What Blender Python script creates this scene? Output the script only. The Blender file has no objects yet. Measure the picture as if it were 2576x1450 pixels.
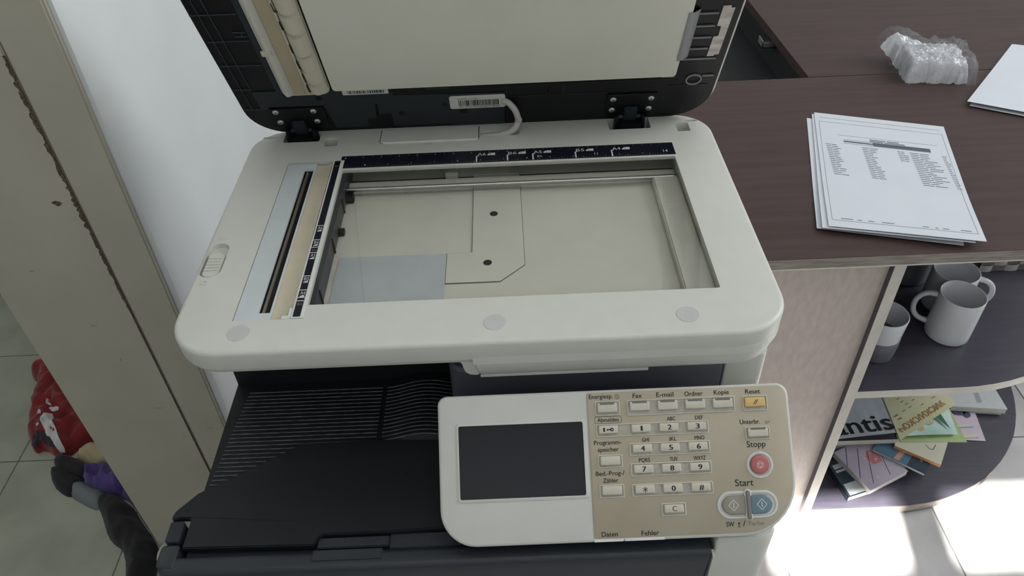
import bpy, bmesh, math, random
from mathutils import Vector, Matrix, noise
from mathutils.geometry import tessellate_polygon, delaunay_2d_cdt

random.seed(7)
sc = bpy.context.scene
COL = sc.collection
R = math.radians
FLOOR = 870.0                     # all lengths below in mm; the platen glass corner is (0,0,0), the floor lies 870 lower

def W(x, y, z):
    return Vector((x / 1000.0, y / 1000.0, (z + FLOOR) / 1000.0))

# ------------------------------------------------------------------ camera
cam_d = bpy.data.cameras.new('camera'); cam = bpy.data.objects.new('camera', cam_d); COL.objects.link(cam)
pit, rol, yaw = 0.721267492, 0.0457178653, -0.00496248912
cp, sp, cy_, sy_ = math.cos(pit), math.sin(pit), math.cos(yaw), math.sin(yaw)
fw = Vector((sy_ * cp, cy_ * cp, -sp)); rt = Vector((cy_, -sy_, 0)); dn = fw.cross(rt)
r2 = rt * math.cos(rol) + dn * math.sin(rol); d2 = -rt * math.sin(rol) + dn * math.cos(rol)
mw = Matrix.Identity(4)
for i in range(3):
    mw[i][0] = r2[i]; mw[i][1] = -d2[i]; mw[i][2] = -fw[i]
cl = W(184.054856, -725.296115, 452.698204)
for i in range(3): mw[i][3] = cl[i]
cam.matrix_world = mw
cam_d.sensor_width = 36.0; cam_d.lens = 1942.29517 / 2576 * 36.0; cam_d.clip_start = 0.02; cam_d.clip_end = 100
sc.camera = cam

# ------------------------------------------------------------------ light
wd = bpy.data.worlds.new('world'); sc.world = wd; wd.use_nodes = True
bg = wd.node_tree.nodes['Background']
bg.inputs[0].default_value = (0.86, 0.93, 1.0, 1); bg.inputs[1].default_value = 0.07

sun_d = bpy.data.lights.new('sun', 'SUN'); sun = bpy.data.objects.new('sun', sun_d); COL.objects.link(sun)
sd = Vector((0.155, 1.0, 0.0)); sd.normalize(); el = R(48)
sdir = Vector((sd.x * math.cos(el), sd.y * math.cos(el), -math.sin(el)))
sun.rotation_euler = sdir.to_track_quat('-Z', 'Y').to_euler(); sun.location = (0, -3, 4)
sun_d.energy = 48.0; sun_d.angle = R(0.9); sun_d.color = (1.0, 0.95, 0.88)

def area(name, loc, target, sx, sy, energy, color):
    d = bpy.data.lights.new(name, 'AREA'); o = bpy.data.objects.new(name, d); COL.objects.link(o)
    d.shape = 'RECTANGLE'; d.size = sx; d.size_y = sy; d.energy = energy; d.color = color
    o.location = loc; o.rotation_euler = (Vector(target) - Vector(loc)).to_track_quat('-Z', 'Y').to_euler()
    return o
# daylight of the window behind the photographer and through the added window to the right
area('window_daylight', (0.46, -1.99, 2.19), (0.46, 0.0, 1.2), 1.6, 0.25, 5, (0.92, 0.96, 1.0))
area('side_daylight', (3.32, 0.5, 2.25), (0.3, 0.1, 0.85), 1.8, 2.1, 68, (0.97, 0.98, 1.0))
area('overhead_fill_light', (0.35, -0.75, 3.27), (0.35, -0.74, 0.0), 1.4, 1.1, 9, (0.98, 0.99, 1.0))  # added overhead fill that brightens the upward faces
area('hall_fill', (-1.65, 0.9, 2.2), (-0.7, 0.2, 0.0), 1.0, 1.0, 7, (1.0, 1.0, 0.92))  # added fill to brighten the hall floor, no window stands there

sc.view_settings.view_transform = 'Standard'; sc.view_settings.look = 'None'
sc.view_settings.exposure = 0.08; sc.view_settings.gamma = 1.0; sc.view_settings.use_curve_mapping = False
sc.cycles.max_bounces = 8; sc.cycles.transparent_max_bounces = 12; sc.cycles.use_denoising = True
sc.cycles.caustics_reflective = False; sc.cycles.caustics_refractive = False; sc.cycles.sample_clamp_indirect = 6

# ------------------------------------------------------------------ materials
def lin(c):
    o = []
    for v in c:
        v /= 255.0
        o.append(v / 12.92 if v <= 0.04045 else ((v + 0.055) / 1.055) ** 2.4)
    return (o[0], o[1], o[2], 1.0)

MATS = {}
def mat(name, rgb, rough=0.5, rgb2=None, scale=40.0, stretch=(1, 1, 1), detail=4, bump=0.0, bscale=200.0, metal=0.0, spec=0.5, lo=0.35, hi=0.65, coat=0.0, sheen=0.0, alpha=1.0):
    if name in MATS: return MATS[name]
    m = bpy.data.materials.new(name); m.use_nodes = True; nt = m.node_tree; b = nt.nodes['Principled BSDF']
    b.inputs['Roughness'].default_value = rough; b.inputs['Metallic'].default_value = metal
    b.inputs['Specular IOR Level'].default_value = spec; b.inputs['Coat Weight'].default_value = coat
    b.inputs['Sheen Weight'].default_value = sheen; b.inputs['Alpha'].default_value = alpha
    tc = nt.nodes.new('ShaderNodeTexCoord'); mp = nt.nodes.new('ShaderNodeMapping')
    mp.inputs['Scale'].default_value = stretch; nt.links.new(tc.outputs['Object'], mp.inputs[0])
    if rgb2 is None: rgb2 = tuple(max(0, v * 0.965) for v in rgb)
    n = nt.nodes.new('ShaderNodeTexNoise'); n.inputs['Scale'].default_value = scale; n.inputs['Detail'].default_value = detail
    nt.links.new(mp.outputs[0], n.inputs['Vector'])
    r = nt.nodes.new('ShaderNodeValToRGB'); r.color_ramp.elements[0].position = lo; r.color_ramp.elements[1].position = hi
    r.color_ramp.elements[0].color = lin(rgb); r.color_ramp.elements[1].color = lin(rgb2)
    nt.links.new(n.outputs[0], r.inputs[0]); nt.links.new(r.outputs[0], b.inputs['Base Color'])
    if bump > 0:
        n2 = nt.nodes.new('ShaderNodeTexNoise'); n2.inputs['Scale'].default_value = bscale; n2.inputs['Detail'].default_value = 3
        nt.links.new(mp.outputs[0], n2.inputs['Vector'])
        bp = nt.nodes.new('ShaderNodeBump'); bp.inputs['Strength'].default_value = bump; bp.inputs['Distance'].default_value = 0.002
        nt.links.new(n2.outputs[0], bp.inputs['Height']); nt.links.new(bp.outputs[0], b.inputs['Normal'])
    MATS[name] = m
    return m

def clear(name, ior=1.5, tint=(0.975, 0.975, 0.97, 1), rough=0.01, bump=0.0, bscale=60, fmax=1.0):
    m = bpy.data.materials.new(name); m.use_nodes = True; nt = m.node_tree
    for n in list(nt.nodes): nt.nodes.remove(n)
    o = nt.nodes.new('ShaderNodeOutputMaterial'); mx = nt.nodes.new('ShaderNodeMixShader')
    lw = nt.nodes.new('ShaderNodeLayerWeight'); lw.inputs[0].default_value = 0.5
    f0 = ((ior - 1) / (ior + 1)) ** 2
    pw = nt.nodes.new('ShaderNodeMath'); pw.operation = 'POWER'; pw.inputs[1].default_value = 5.0; nt.links.new(lw.outputs['Facing'], pw.inputs[0])
    fr = nt.nodes.new('ShaderNodeMath'); fr.operation = 'MULTIPLY_ADD'; fr.inputs[1].default_value = 1 - f0; fr.inputs[2].default_value = f0; nt.links.new(pw.outputs[0], fr.inputs[0])
    t = nt.nodes.new('ShaderNodeBsdfTransparent'); t.inputs[0].default_value = tint
    g = nt.nodes.new('ShaderNodeBsdfGlossy'); g.inputs['Roughness'].default_value = rough
    nt.links.new(fr.outputs[0], mx.inputs[0]); nt.links.new(t.outputs[0], mx.inputs[1]); nt.links.new(g.outputs[0], mx.inputs[2]); nt.links.new(mx.outputs[0], o.inputs[0])
    if bump:
        n2 = nt.nodes.new('ShaderNodeTexNoise'); n2.inputs['Scale'].default_value = bscale
        bp = nt.nodes.new('ShaderNodeBump'); bp.inputs['Strength'].default_value = bump; bp.inputs['Distance'].default_value = 0.003
        nt.links.new(n2.outputs[0], bp.inputs['Height']); nt.links.new(bp.outputs[0], g.inputs['Normal']); nt.links.new(bp.outputs[0], lw.inputs['Normal'])
    MATS[name] = m
    return m

PL = mat('printer_plastic', (214, 214, 205), 0.42, (211, 211, 202), 60, bump=0.03, bscale=1800)
PLG = mat('printer_plastic_grey', (200, 200, 194), 0.45, bump=0.03, bscale=1800)
PAD = mat('pad_sheet', (224, 221, 207), 0.55, (227, 224, 211), 18)
BLK = mat('black_plastic', (42, 48, 54), 0.45, (39, 45, 50), 30, bump=0.12, bscale=1600)
BLKM = mat('black_matte', (44, 50, 54), 0.6, (40, 46, 50), 30, bump=0.05, bscale=900, spec=0.3)
BLKG = mat('black_gloss', (15, 15, 18), 0.45, (17, 17, 21), 30, spec=0.25)
TRAYB = mat('tray_black', (25, 30, 33), 0.5, (23, 27, 30), 24, bump=0.1, bscale=1500, spec=0.35)
RIBC = mat('rib_edge_grey', (112, 118, 120), 0.4, (70, 76, 80), 120, (1, 8, 1))
NAVY = mat('dark_navy_plastic', (86, 86, 96), 0.5, (82, 82, 92), 30, bump=0.08, bscale=1500)
CREAM = mat('cream_plastic', (210, 204, 186), 0.4, (205, 199, 180), 40)
TAN = mat('tan_strip', (186, 172, 144), 0.45, (181, 167, 139), 40)
RULB = mat('ruler_black', (20, 22, 34), 0.35, (23, 25, 37), 50)
INK = mat('ink_black', (28, 27, 28), 0.6)
INKW = mat('print_white', (215, 215, 215), 0.6)
INKB = mat('ink_brown', (128, 100, 84), 0.6)
INKG = mat('ink_grey', (132, 128, 120), 0.6)
BEIGE = mat('panel_beige', (178, 168, 148), 0.5, (172, 160, 136), 22, lo=0.4, hi=0.75)
KEYM = mat('key_plastic', (206, 200, 184), 0.38, (200, 193, 177), 120)
WELLM = mat('key_well_shaded', (180, 175, 164), 0.5, (150, 143, 131), 160, lo=0.5, hi=0.8)  # well floor toned down for the shade around the keys
SCREENM = mat('screen_glass', (26, 25, 32), 0.28, (34, 30, 34), 5, spec=0.3)
CHROME = mat('chrome_steel', (190, 190, 188), 0.25, metal=0.9)
SCREWM = mat('screw_steel', (205, 203, 196), 0.3, metal=0.7)
GLASS = clear('platen_clear', 1.5)
WALLM = mat('wall_paint', (226, 229, 228), 0.75, (221, 224, 223), 6, bump=0.06, bscale=90)
TRIMM = mat('trim_paint_shaded', (186, 180, 164), 0.62, (178, 172, 156), 9, bump=0.06, bscale=60)  # beige paint, darkened further for the shade the photographer casts on it
CHIPM = mat('bare_dark_wood', (70, 58, 46), 0.8, (112, 98, 80), 420, lo=0.45, hi=0.6)
TILEM = mat('stone_tile', (200, 198, 197), 0.5, (176, 174, 173), 9, detail=10, bump=0.08, bscale=60)
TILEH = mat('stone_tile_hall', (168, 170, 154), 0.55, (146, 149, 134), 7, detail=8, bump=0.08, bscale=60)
GROUT = mat('grout', (120, 119, 114), 0.9, (104, 103, 99), 60)
WOOD = mat('dark_brown_laminate', (78, 62, 59), 0.5, (70, 55, 52), 7, (1, 12, 12), 6, bump=0.05, bscale=60, spec=0.25)
WOODE = mat('worn_edge', (156, 147, 140), 0.55, (128, 117, 110), 14, (2, 20, 20), 6, bump=0.1, bscale=80)
SHELFT = mat('shelf_dark_top', (74, 71, 82), 0.42, (68, 65, 76), 20, (1, 8, 8), 5)
EDGEW = mat('pale_edge_band', (214, 209, 200), 0.5, (203, 197, 188), 30)
PANELW = mat('pale_wood_panel', (204, 190, 182), 0.45, (192, 178, 170), 120, (1, 1, 0.35), 8, bump=0.03, bscale=400)
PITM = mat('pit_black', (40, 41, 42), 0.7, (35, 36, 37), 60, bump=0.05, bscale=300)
PAPER = mat('white_paper', (216, 220, 226), 0.7, (213, 217, 223), 20)
PRINT = mat('toner_grey', (120, 124, 130), 0.8)
PRINTD = mat('toner_dark', (92, 98, 106), 0.8)
MUGM = mat('white_glaze', (234, 234, 236), 0.12, (231, 231, 233), 20)

# ------------------------------------------------------------------ mesh builder
def ident(x, y, z): return (x, y, z)

class B:
    def __init__(self, F=ident):
        self.v = []; self.f = []; self.m = []; self.F = F
    def add(self, verts, faces, m=0):
        o = len(self.v)
        self.v += [self.F(*p) for p in verts]
        for f in faces:
            self.f.append([i + o for i in f]); self.m.append(m)
    def box(self, x0, x1, y0, y1, z0, z1, m=0):
        v = [(x0, y0, z0), (x1, y0, z0), (x1, y1, z0), (x0, y1, z0), (x0, y0, z1), (x1, y0, z1), (x1, y1, z1), (x0, y1, z1)]
        self.add(v, [(3, 2, 1, 0), (4, 5, 6, 7), (0, 1, 5, 4), (1, 2, 6, 5), (2, 3, 7, 6), (3, 0, 4, 7)], m)
        return self
    def hexa(self, bot, top, m=0):
        self.add(list(bot) + list(top), [(3, 2, 1, 0), (4, 5, 6, 7), (0, 1, 5, 4), (1, 2, 6, 5), (2, 3, 7, 6), (3, 0, 4, 7)], m)
        return self
    def prism(self, pts, z0, z1, m=0, ms=None):
        n = len(pts); ms = m if ms is None else ms
        tri = tessellate_polygon([[Vector((p[0], p[1], 0)) for p in pts]])
        v = [(p[0], p[1], z0) for p in pts] + [(p[0], p[1], z1) for p in pts]
        ar = sum(pts[i][0] * pts[(i + 1) % n][1] - pts[(i + 1) % n][0] * pts[i][1] for i in range(n))
        top = []
        for t in tri:
            a, b, c = (pts[i] for i in t)
            s = (b[0] - a[0]) * (c[1] - a[1]) - (b[1] - a[1]) * (c[0] - a[0])
            top.append(t if s > 0 else t[::-1])
        self.add(v, [tuple(i + n for i in t) for t in top] + [t[::-1] for t in top], m)
        sd = [(i, (i + 1) % n, (i + 1) % n + n, i + n) for i in range(n)]
        if ar < 0: sd = [q[::-1] for q in sd]
        self.add(v, sd, ms)
        return self
    def flat(self, pts, z, m=0):
        tri = tessellate_polygon([[Vector((p[0], p[1], 0)) for p in pts]])
        top = []
        for t in tri:
            a, b, c = (pts[i] for i in t)
            s = (b[0] - a[0]) * (c[1] - a[1]) - (b[1] - a[1]) * (c[0] - a[0])
            top.append(t if s > 0 else t[::-1])
        self.add([(p[0], p[1], z) for p in pts], top, m); return self
    def plate(self, fn, profile, holes=(), m=0, bottom=True, mh=None):
        # fn(inset) -> outline; profile [(inset, z)...] from the top down; holes [(outline, depth, floor?)]
        loops = [fn(i) for i, z in profile]; n = len(loops[0]); z0 = profile[0][1]
        flatp, top = cdt_fill(loops[0], [h[0] for h in holes])
        self.add([(p[0], p[1], z0) for p in flatp], top, m)
        vs = [(p[0], p[1], z) for l, (i, z) in zip(loops, profile) for p in l]
        fs = []
        for k in range(len(loops) - 1):
            for i in range(n):
                j = (i + 1) % n
                fs.append((k * n + i, (k + 1) * n + i, (k + 1) * n + j, k * n + j))
        if bottom: fs.append(tuple((len(loops) - 1) * n + i for i in reversed(range(n))))
        self.add(vs, fs, m)
        for h in holes:
            pts, dep, fl = h[:3]; k = len(pts)
            hm = m if mh is None else mh
            v = [(p[0], p[1], z0) for p in pts] + [(p[0], p[1], z0 - dep) for p in pts]
            f = [(i, (i + 1) % k, (i + 1) % k + k, i + k) for i in range(k)]
            self.add(v, f, hm)
            if fl: self.flat(pts, z0 - dep, hm)
        return self
    def tube(self, path, r, n=10, m=0, cap=True):
        rr = r if isinstance(r, (list, tuple)) else [r] * len(path)
        P = [Vector(p) for p in path]; vs = []; prev = None
        for i, p in enumerate(P):
            d = (P[min(i + 1, len(P) - 1)] - P[max(i - 1, 0)]).normalized()
            if prev is None:
                a = Vector((0, 0, 1)) if abs(d.z) < 0.9 else Vector((1, 0, 0))
                u = d.cross(a).normalized()
            else:
                u = (prev - d * prev.dot(d)).normalized()
            prev = u; w = d.cross(u)
            for k in range(n):
                t = 2 * math.pi * k / n
                q = p + (u * math.cos(t) + w * math.sin(t)) * rr[i]
                vs.append(tuple(q))
        fs = []
        for i in range(len(P) - 1):
            for k in range(n):
                j = (k + 1) % n
                fs.append((i * n + k, i * n + j, (i + 1) * n + j, (i + 1) * n + k))
        if cap:
            fs.append(tuple(reversed(range(n)))); fs.append(tuple((len(P) - 1) * n + k for k in range(n)))
        self.add(vs, fs, m); return self
    def lathe(self, prof, cx, cy, n=40, m=0):
        vs = []; fs = []
        for r, z in prof:
            for k in range(n):
                t = 2 * math.pi * k / n
                vs.append((cx + r * math.cos(t), cy + r * math.sin(t), z))
        for i in range(len(prof) - 1):
            for k in range(n):
                j = (k + 1) % n
                fs.append((i * n + k, i * n + j, (i + 1) * n + j, (i + 1) * n + k))
        fs.append(tuple(reversed(range(n)))); fs.append(tuple((len(prof) - 1) * n + k for k in range(n)))
        self.add(vs, fs, m); return self
    def grid(self, nu, nv, fn, m=0):
        vs = [fn(i / nu, j / nv) for j in range(nv + 1) for i in range(nu + 1)]
        fs = [(j * (nu + 1) + i, j * (nu + 1) + i + 1, (j + 1) * (nu + 1) + i + 1, (j + 1) * (nu + 1) + i) for j in range(nv) for i in range(nu)]
        self.add(vs, fs, m); return self
    def text(self, s, cx, by, width, cap, h, m=0, rot=0.0, bold=()):
        pts, tris = glyphs(s)
        xs = [p[0] for p in pts]; x0, x1 = min(xs), max(xs)
        sx = width / (x1 - x0); sy = cap / 0.70
        ca, sa = math.cos(rot), math.sin(rot)
        v = []
        for p in pts:
            a = (p[0] - (x0 + x1) / 2) * sx; b = p[1] * sy
            v.append((cx + a * ca - b * sa, by + a * sa + b * ca, h))
        self.add(v, tris, m)
        for i_, (dx, dy) in enumerate(bold): self.add([(p[0] + dx, p[1] + dy, p[2] + 0.03 * (i_ + 1)) for p in v], tris, m)
        return self
    def build(self, name, mats, parent=None, origin=None, bev=0.0, seg=2, smooth=35, recalc=True, sub=0):
        if not isinstance(mats, (list, tuple)): mats = [mats]
        if parent is not None: o3 = ORIG[parent.name]
        else: o3 = W(*origin) if origin is not None else Vector((0, 0, 0))
        me = bpy.data.meshes.new(name); bm = bmesh.new()
        vv = [bm.verts.new(W(*p) - o3) for p in self.v]
        for f, mi in zip(self.f, self.m):
            try:
                q = bm.faces.new([vv[i] for i in f]); q.material_index = mi
            except ValueError: pass
        bmesh.ops.remove_doubles(bm, verts=bm.verts, dist=1e-6)
        if recalc: bmesh.ops.recalc_face_normals(bm, faces=bm.faces)
        if bev > 0:
            es = [e for e in bm.edges if len(e.link_faces) == 2 and e.calc_face_angle(0) > R(40)]
            bmesh.ops.bevel(bm, geom=es, offset=bev / 1000.0, segments=seg, affect='EDGES', clamp_overlap=True)
        bm.to_mesh(me); bm.free()
        for m in mats: me.materials.append(m)
        if smooth:
            me.polygons.foreach_set('use_smooth', [True] * len(me.polygons)); me.set_sharp_from_angle(angle=R(smooth))
        o = bpy.data.objects.new(name, me); COL.objects.link(o)
        if parent is not None: o.parent = parent; ORIG[o.name] = o3
        else: o.location = o3; ORIG[o.name] = o3
        return o

def inside(p, poly):
    c = False; n = len(poly)
    for i in range(n):
        a, b = poly[i], poly[(i + 1) % n]
        if (a[1] > p[1]) != (b[1] > p[1]) and p[0] < (b[0] - a[0]) * (p[1] - a[1]) / (b[1] - a[1]) + a[0]: c = not c
    return c
def cdt_fill(outer, holes, extra=()):
    loops = [outer] + list(holes); vs = []; es = []
    for l in loops:
        o = len(vs); vs += [Vector((p[0], p[1])) for p in l]; es += [(o + i, o + (i + 1) % len(l)) for i in range(len(l))]
    vs += [Vector(e) for e in extra]
    r = delaunay_2d_cdt(vs, es, [], 0, 1e-5); pv = [(v.x, v.y) for v in r[0]]; top = []
    for f in r[2]:
        c = (sum(pv[i][0] for i in f) / len(f), sum(pv[i][1] for i in f) / len(f))
        if inside(c, outer) and not any(inside(c, h) for h in holes):
            a, b, d = (pv[i] for i in f[:3])
            sg = (b[0] - a[0]) * (d[1] - a[1]) - (b[1] - a[1]) * (d[0] - a[0])
            top.append(tuple(f) if sg > 0 else tuple(f)[::-1])
    return pv, top

ORIG = {}
GL = {}
def glyphs(s):
    if s in GL: return GL[s]
    cu = bpy.data.curves.new('t', 'FONT'); cu.body = s; cu.resolution_u = 3
    ob = bpy.data.objects.new('t', cu); COL.objects.link(ob)
    dg = bpy.context.evaluated_depsgraph_get(); me = bpy.data.meshes.new_from_object(ob.evaluated_get(dg))
    pts = [(v.co.x, v.co.y) for v in me.vertices]; tris = [tuple(p.vertices) for p in me.polygons]
    bpy.data.objects.remove(ob); bpy.data.curves.remove(cu); bpy.data.meshes.remove(me)
    GL[s] = (pts, tris); return GL[s]

def empty(name, loc, label, cat, group=None):
    o = bpy.data.objects.new(name, None); COL.objects.link(o); o.location = W(*loc); ORIG[o.name] = W(*loc)
    o.empty_display_size = 0.05
    return tag(o, label, cat, group)
def tag(o, label, cat, group=None):
    o['label'] = label; o['category'] = cat
    if group: o['group'] = group
    return o
def struct(o, label=None):
    o['kind'] = 'structure'
    if label: o['label'] = label
    return o

def rrect(x0, x1, y0, y1, r, n=6, inset=0.0):
    rs = list(r) if isinstance(r, (list, tuple)) else [r] * 4      # bl, br, tr, tl
    x0 += inset; x1 -= inset; y0 += inset; y1 -= inset
    rs = [max(0.01, q - inset) for q in rs]; out = []
    for (cx, cy, a0, q) in ((x0 + rs[0], y0 + rs[0], 180, rs[0]), (x1 - rs[1], y0 + rs[1], 270, rs[1]), (x1 - rs[2], y1 - rs[2], 0, rs[2]), (x0 + rs[3], y1 - rs[3], 90, rs[3])):
        for k in range(n + 1):
            t = R(a0 + 90.0 * k / n); out.append((cx + q * math.cos(t), cy + q * math.sin(t)))
    return out
def rfn(x0, x1, y0, y1, r, n=6):
    return lambda i: rrect(x0, x1, y0, y1, r, n, i)
def circle(cx, cy, r, n=24, ry=None):
    ry = r if ry is None else ry
    return [(cx + r * math.cos(2 * math.pi * k / n), cy + ry * math.sin(2 * math.pi * k / n)) for k in range(n)]
def fillet(r, z, n=4):     # (inset, z) of a rounded upper edge
    return [(r - r * math.sin(math.pi / 2 * k / n), z - r + r * math.cos(math.pi / 2 * k / n)) for k in range(n + 1)]
def ring(b, cx, cy, r0, r1, h, m=0, n=28):
    v = [(cx + q * math.cos(2 * math.pi * k / n), cy + q * math.sin(2 * math.pi * k / n), h) for q in (r0, r1) for k in range(n)]
    b.add(v, [(k, k + n, (k + 1) % n + n, (k + 1) % n)[::-1] for k in range(n)], m)
def stroke(b, x0, y0, x1, y1, w, h, m=0):
    d = Vector((x1 - x0, y1 - y0)).normalized(); nx, ny = -d.y * w / 2, d.x * w / 2
    b.add([(x0 + nx, y0 + ny, h), (x1 + nx, y1 + ny, h), (x1 - nx, y1 - ny, h), (x0 - nx, y0 - ny, h)], [(3, 2, 1, 0)], m)

# ================================================================== the room
def tiled_floor(x0, x1, y0, y1, jx, jy, tx, ty, tile_mat, label):
    f = B().box(x0, x1, y0, y1, -890, -871.2).build('floor', GROUT, origin=(0, 0, -870)); struct(f, label)
    tm = B().box(-tx / 2 + 1.2, tx / 2 - 1.2, -ty / 2 + 1.2, ty / 2 - 1.2, -871.2, -870).build('tile', tile_mat, parent=f, bev=0.6, seg=1)
    me = tm.data; first = True
    nx0 = math.floor((x0 - jx) / tx); ny0 = math.floor((y0 - jy) / ty)
    i = nx0
    while jx + i * tx < x1 - 1:
        j = ny0
        while jy + j * ty < y1 - 1:
            cx, cy = jx + (i + 0.5) * tx, jy + (j + 0.5) * ty
            if x0 + 1 < cx < x1 - 1 and y0 + 1 < cy < y1 - 1:
                o = tm if first else tm.copy()
                if not first: COL.objects.link(o)
                first = False
                o.parent = f; o.location = Vector((cx / 1000, cy / 1000, 0)); o.data = me
            j += 1
        i += 1
    return f
tiled_floor(-274, 3446, -1981, 2153, 966, 245, 310, 318, TILEM, 'grey stone tiled floor with sunlight on it beside the counter')
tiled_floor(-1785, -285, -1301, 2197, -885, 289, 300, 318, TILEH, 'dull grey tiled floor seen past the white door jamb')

struct(B().box(-304, -268, 58, 2290, -870, 2490).build('wall_left', WALLM, origin=(-285, 0, -870)), 'white painted wall beside the copier')
def xedge(z): return -263.0 + z * 0.0227          # the inner board leans a little
trim1 = B().hexa([(-494.5, 50, -870), (-335.6, 50, -870), (-335.6, 74, -870), (-494.5, 74, -870)], [(-494.5, 50, 2490), (-335.6, 50, 2490), (-335.6, 74, 2490), (-494.5, 74, 2490)]).build('trim_1', TRIMM, origin=(-415, 62, -870), bev=1.6)
struct(trim1, 'chipped wide board of the painted door jamb')
trim2 = B().hexa([(-334.5, 50, -870), (xedge(-870), 50, -870), (xedge(-870), 58, -870), (-334.5, 58, -870)], [(-334.5, 50, 2490), (xedge(600), 50, 2490), (xedge(600), 58, 2490), (-334.5, 58, 2490)]).build('trim_2', TRIMM, origin=(-300, 54, -870), bev=2.4)
struct(trim2, 'narrow board of the painted door jamb next to the wall')
struct(B().box(-337, -333, 54, 57, -870, 2490).build('trim_3', CHIPM, origin=(-335, 55, -870)), 'dark gap between the two jamb boards')
def Fj(s, t, h): return (184 + (s - 184) * 1.309, 50 - h, 452.7 + (t - 452.7) * 1.309)
b = B(Fj); left = []; right = []
z = 200.0
while z > -420:
    wide = 4.2 if z > 30 else (2.6 if z > -80 else 0.7)
    left.append((-213.3 - wide * random.uniform(0.25, 1.0), z)); right.append((-212.9 + random.uniform(-0.2, 0.2), z)); z -= random.uniform(1.6, 4.0)
b.prism(left + right[::-1], -1.0, 0.25)
b.build('chipped_paint', CHIPM, parent=trim1, smooth=0)
b = B(Fj); pts = []
for k in range(14):
    a = 2 * math.pi * k / 14; q = random.uniform(0.6, 1.1)
    pts.append((-230.8 + 5.6 * q * math.cos(a), 58.5 + 3.0 * q * math.sin(a)))
b.prism(pts, -1.0, 0.2); b.build('nail_hole', CHIPM, parent=trim1, smooth=0)
for (s, t, ds, dt, w) in ((-262, -95, 7, -1.5, 0.5), (-240, -230, 8, -1, 0.5), (-225, -285, 5, 1, 0.5), (-292, -20, 5, 1, 0.4), (-250, -150, 1, 3, 0.6), (-205, -330, 7, 0.5, 0.5), (-190, -270, 7, -0.4, 0.5)):
    b = B(Fj); stroke(b, s, t, s + ds, t + dt, w, 0.15)
    b.build('scuff_mark', CHIPM, parent=trim1 if s < -213 else trim2, smooth=0)

# wall behind the photographer with the row of high panes that throws the sun on the floor
b = B().box(-1800, -317, -1920, -1880, -870, 2500).box(1243, 3300, -1920, -1880, -870, 2500).box(-317, 1243, -1920, -1880, -870, 1214).box(-317, 1243, -1920, -1880, 1420, 2500)
struct(b.build('wall_front', WALLM, origin=(460, -1900, -870)), 'white wall with the high window behind the photographer')
win = B().box(-317, 1243, -1910, -1890, 1208, 1214)
for x in (-81, 250, 581, 912): win.box(x, x + 95, -1908, -1892, 1214, 1420)
win = win.build('window_1', PL, origin=(460, -1900, 1214)); struct(win, 'high window frame with five panes in a row')
PANEG = clear('window_clear', 1.35, (0.98, 0.99, 1, 1))
for x in (-317, 14, 345, 676, 1007):
    B().box(x, x + 236, -1901.5, -1898.5, 1214, 1420).build('pane', PANEG, parent=win, smooth=0)
b = B().box(3260, 3300, -1880, -420, -870, 2500).box(3260, 3300, 1420, 2300, -870, 2500).box(3260, 3300, -420, 1420, -870, 300).box(3260, 3300, -420, 1420, 2460, 2500)
struct(b.build('wall_right', WALLM, origin=(3280, 0, -870)), 'white wall with an added tall window on the right')
win2 = B().box(3265, 3295, 170, 215, 300, 2460).box(3265, 3295, 790, 835, 300, 2460).build('added_window', PL, origin=(3280, 500, 300)); struct(win2, 'frame of the added, unseen tall window on the right with three panes')  # opening added so the side light has somewhere to enter
for y0, y1 in ((-420, 170), (215, 790), (835, 1420)):
    B().box(3278.5, 3281.5, y0, y1, 300, 2460).build('pane', PANEG, parent=win2, smooth=0)
struct(B().box(-1800, 3300, -1920, 2300, 2500, 2540).build('ceiling', WALLM, origin=(500, 0, 2500)), 'white ceiling above the copier')

struct(B().box(-1800, 3300, 2290, 2330, -870, 2500).build('wall_back', WALLM, origin=(500, 2300, -870)), 'white wall far behind the desk')
struct(B().box(-1840, -1800, -1920, 2330, -870, 2500).build('wall_hall', WALLM, origin=(-1820, 0, -870)), 'white wall on the far side of the hall')
lamp = empty('overhead_fill_panel', (350, -750, 2500), 'flat square lamp panel on the ceiling above the photographer', 'lamp')  # no known fixture, added as a body for the overhead fill
B().box(-380, 1080, -1330, -170, 2410, 2500).box(-360, 1060, -1310, -190, 2404, 2410).build('housing', WALLM, lamp, bev=4)

# ================================================================== the counter
def bow(x0, y0, y1=577.0, x1=1257.0, r=372.0, n=20):
    p = [(x0, y0), (x1 - r, y0)]
    for k in range(1, n + 1):
        t = R(-90 + 90.0 * k / n); p.append((x1 - r + r * math.cos(t), y0 + r + r * math.sin(t)))
    return p + [(x1, y1), (x0, y1)]
desk = empty('counter_desk', (860, 320, -870), 'dark brown counter with rounded open shelves at its end beside the copier', 'counter')
top = B().prism(bow(424, 61.6), -228, -210, 0, 1).build('worktop', [WOOD, WOODE], desk, bev=0.8, seg=1)
def band(name, o, x0, y0, z0, z1, parent, th=1.2, m=EDGEW):
    p = bow(x0, y0 - th)[:-2]; q = bow(x0, y0)[:-2]
    b = B(); n = len(p)
    for i in range(n - 1):
        b.hexa([(p[i][0], p[i][1], z0), (p[i + 1][0], p[i + 1][1], z0), (q[i + 1][0], q[i + 1][1], z0), (q[i][0], q[i][1], z0)],
               [(p[i][0], p[i][1], z1), (p[i + 1][0], p[i + 1][1], z1), (q[i + 1][0], q[i + 1][1], z1), (q[i][0], q[i][1], z1)])
    return b.build(name, m, parent)
band('edge_line', None, 424, 61.6, -228.6, -227.0, top, 0.8)
dv = B().box(706, 722.5, 76.2, 560, -870, -228).build('divider', SHELFT, desk)
B().box(706, 722.5, 75, 76.2, -870, -228).build('edge_band', EDGEW, dv, bev=0.4, seg=1)
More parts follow.
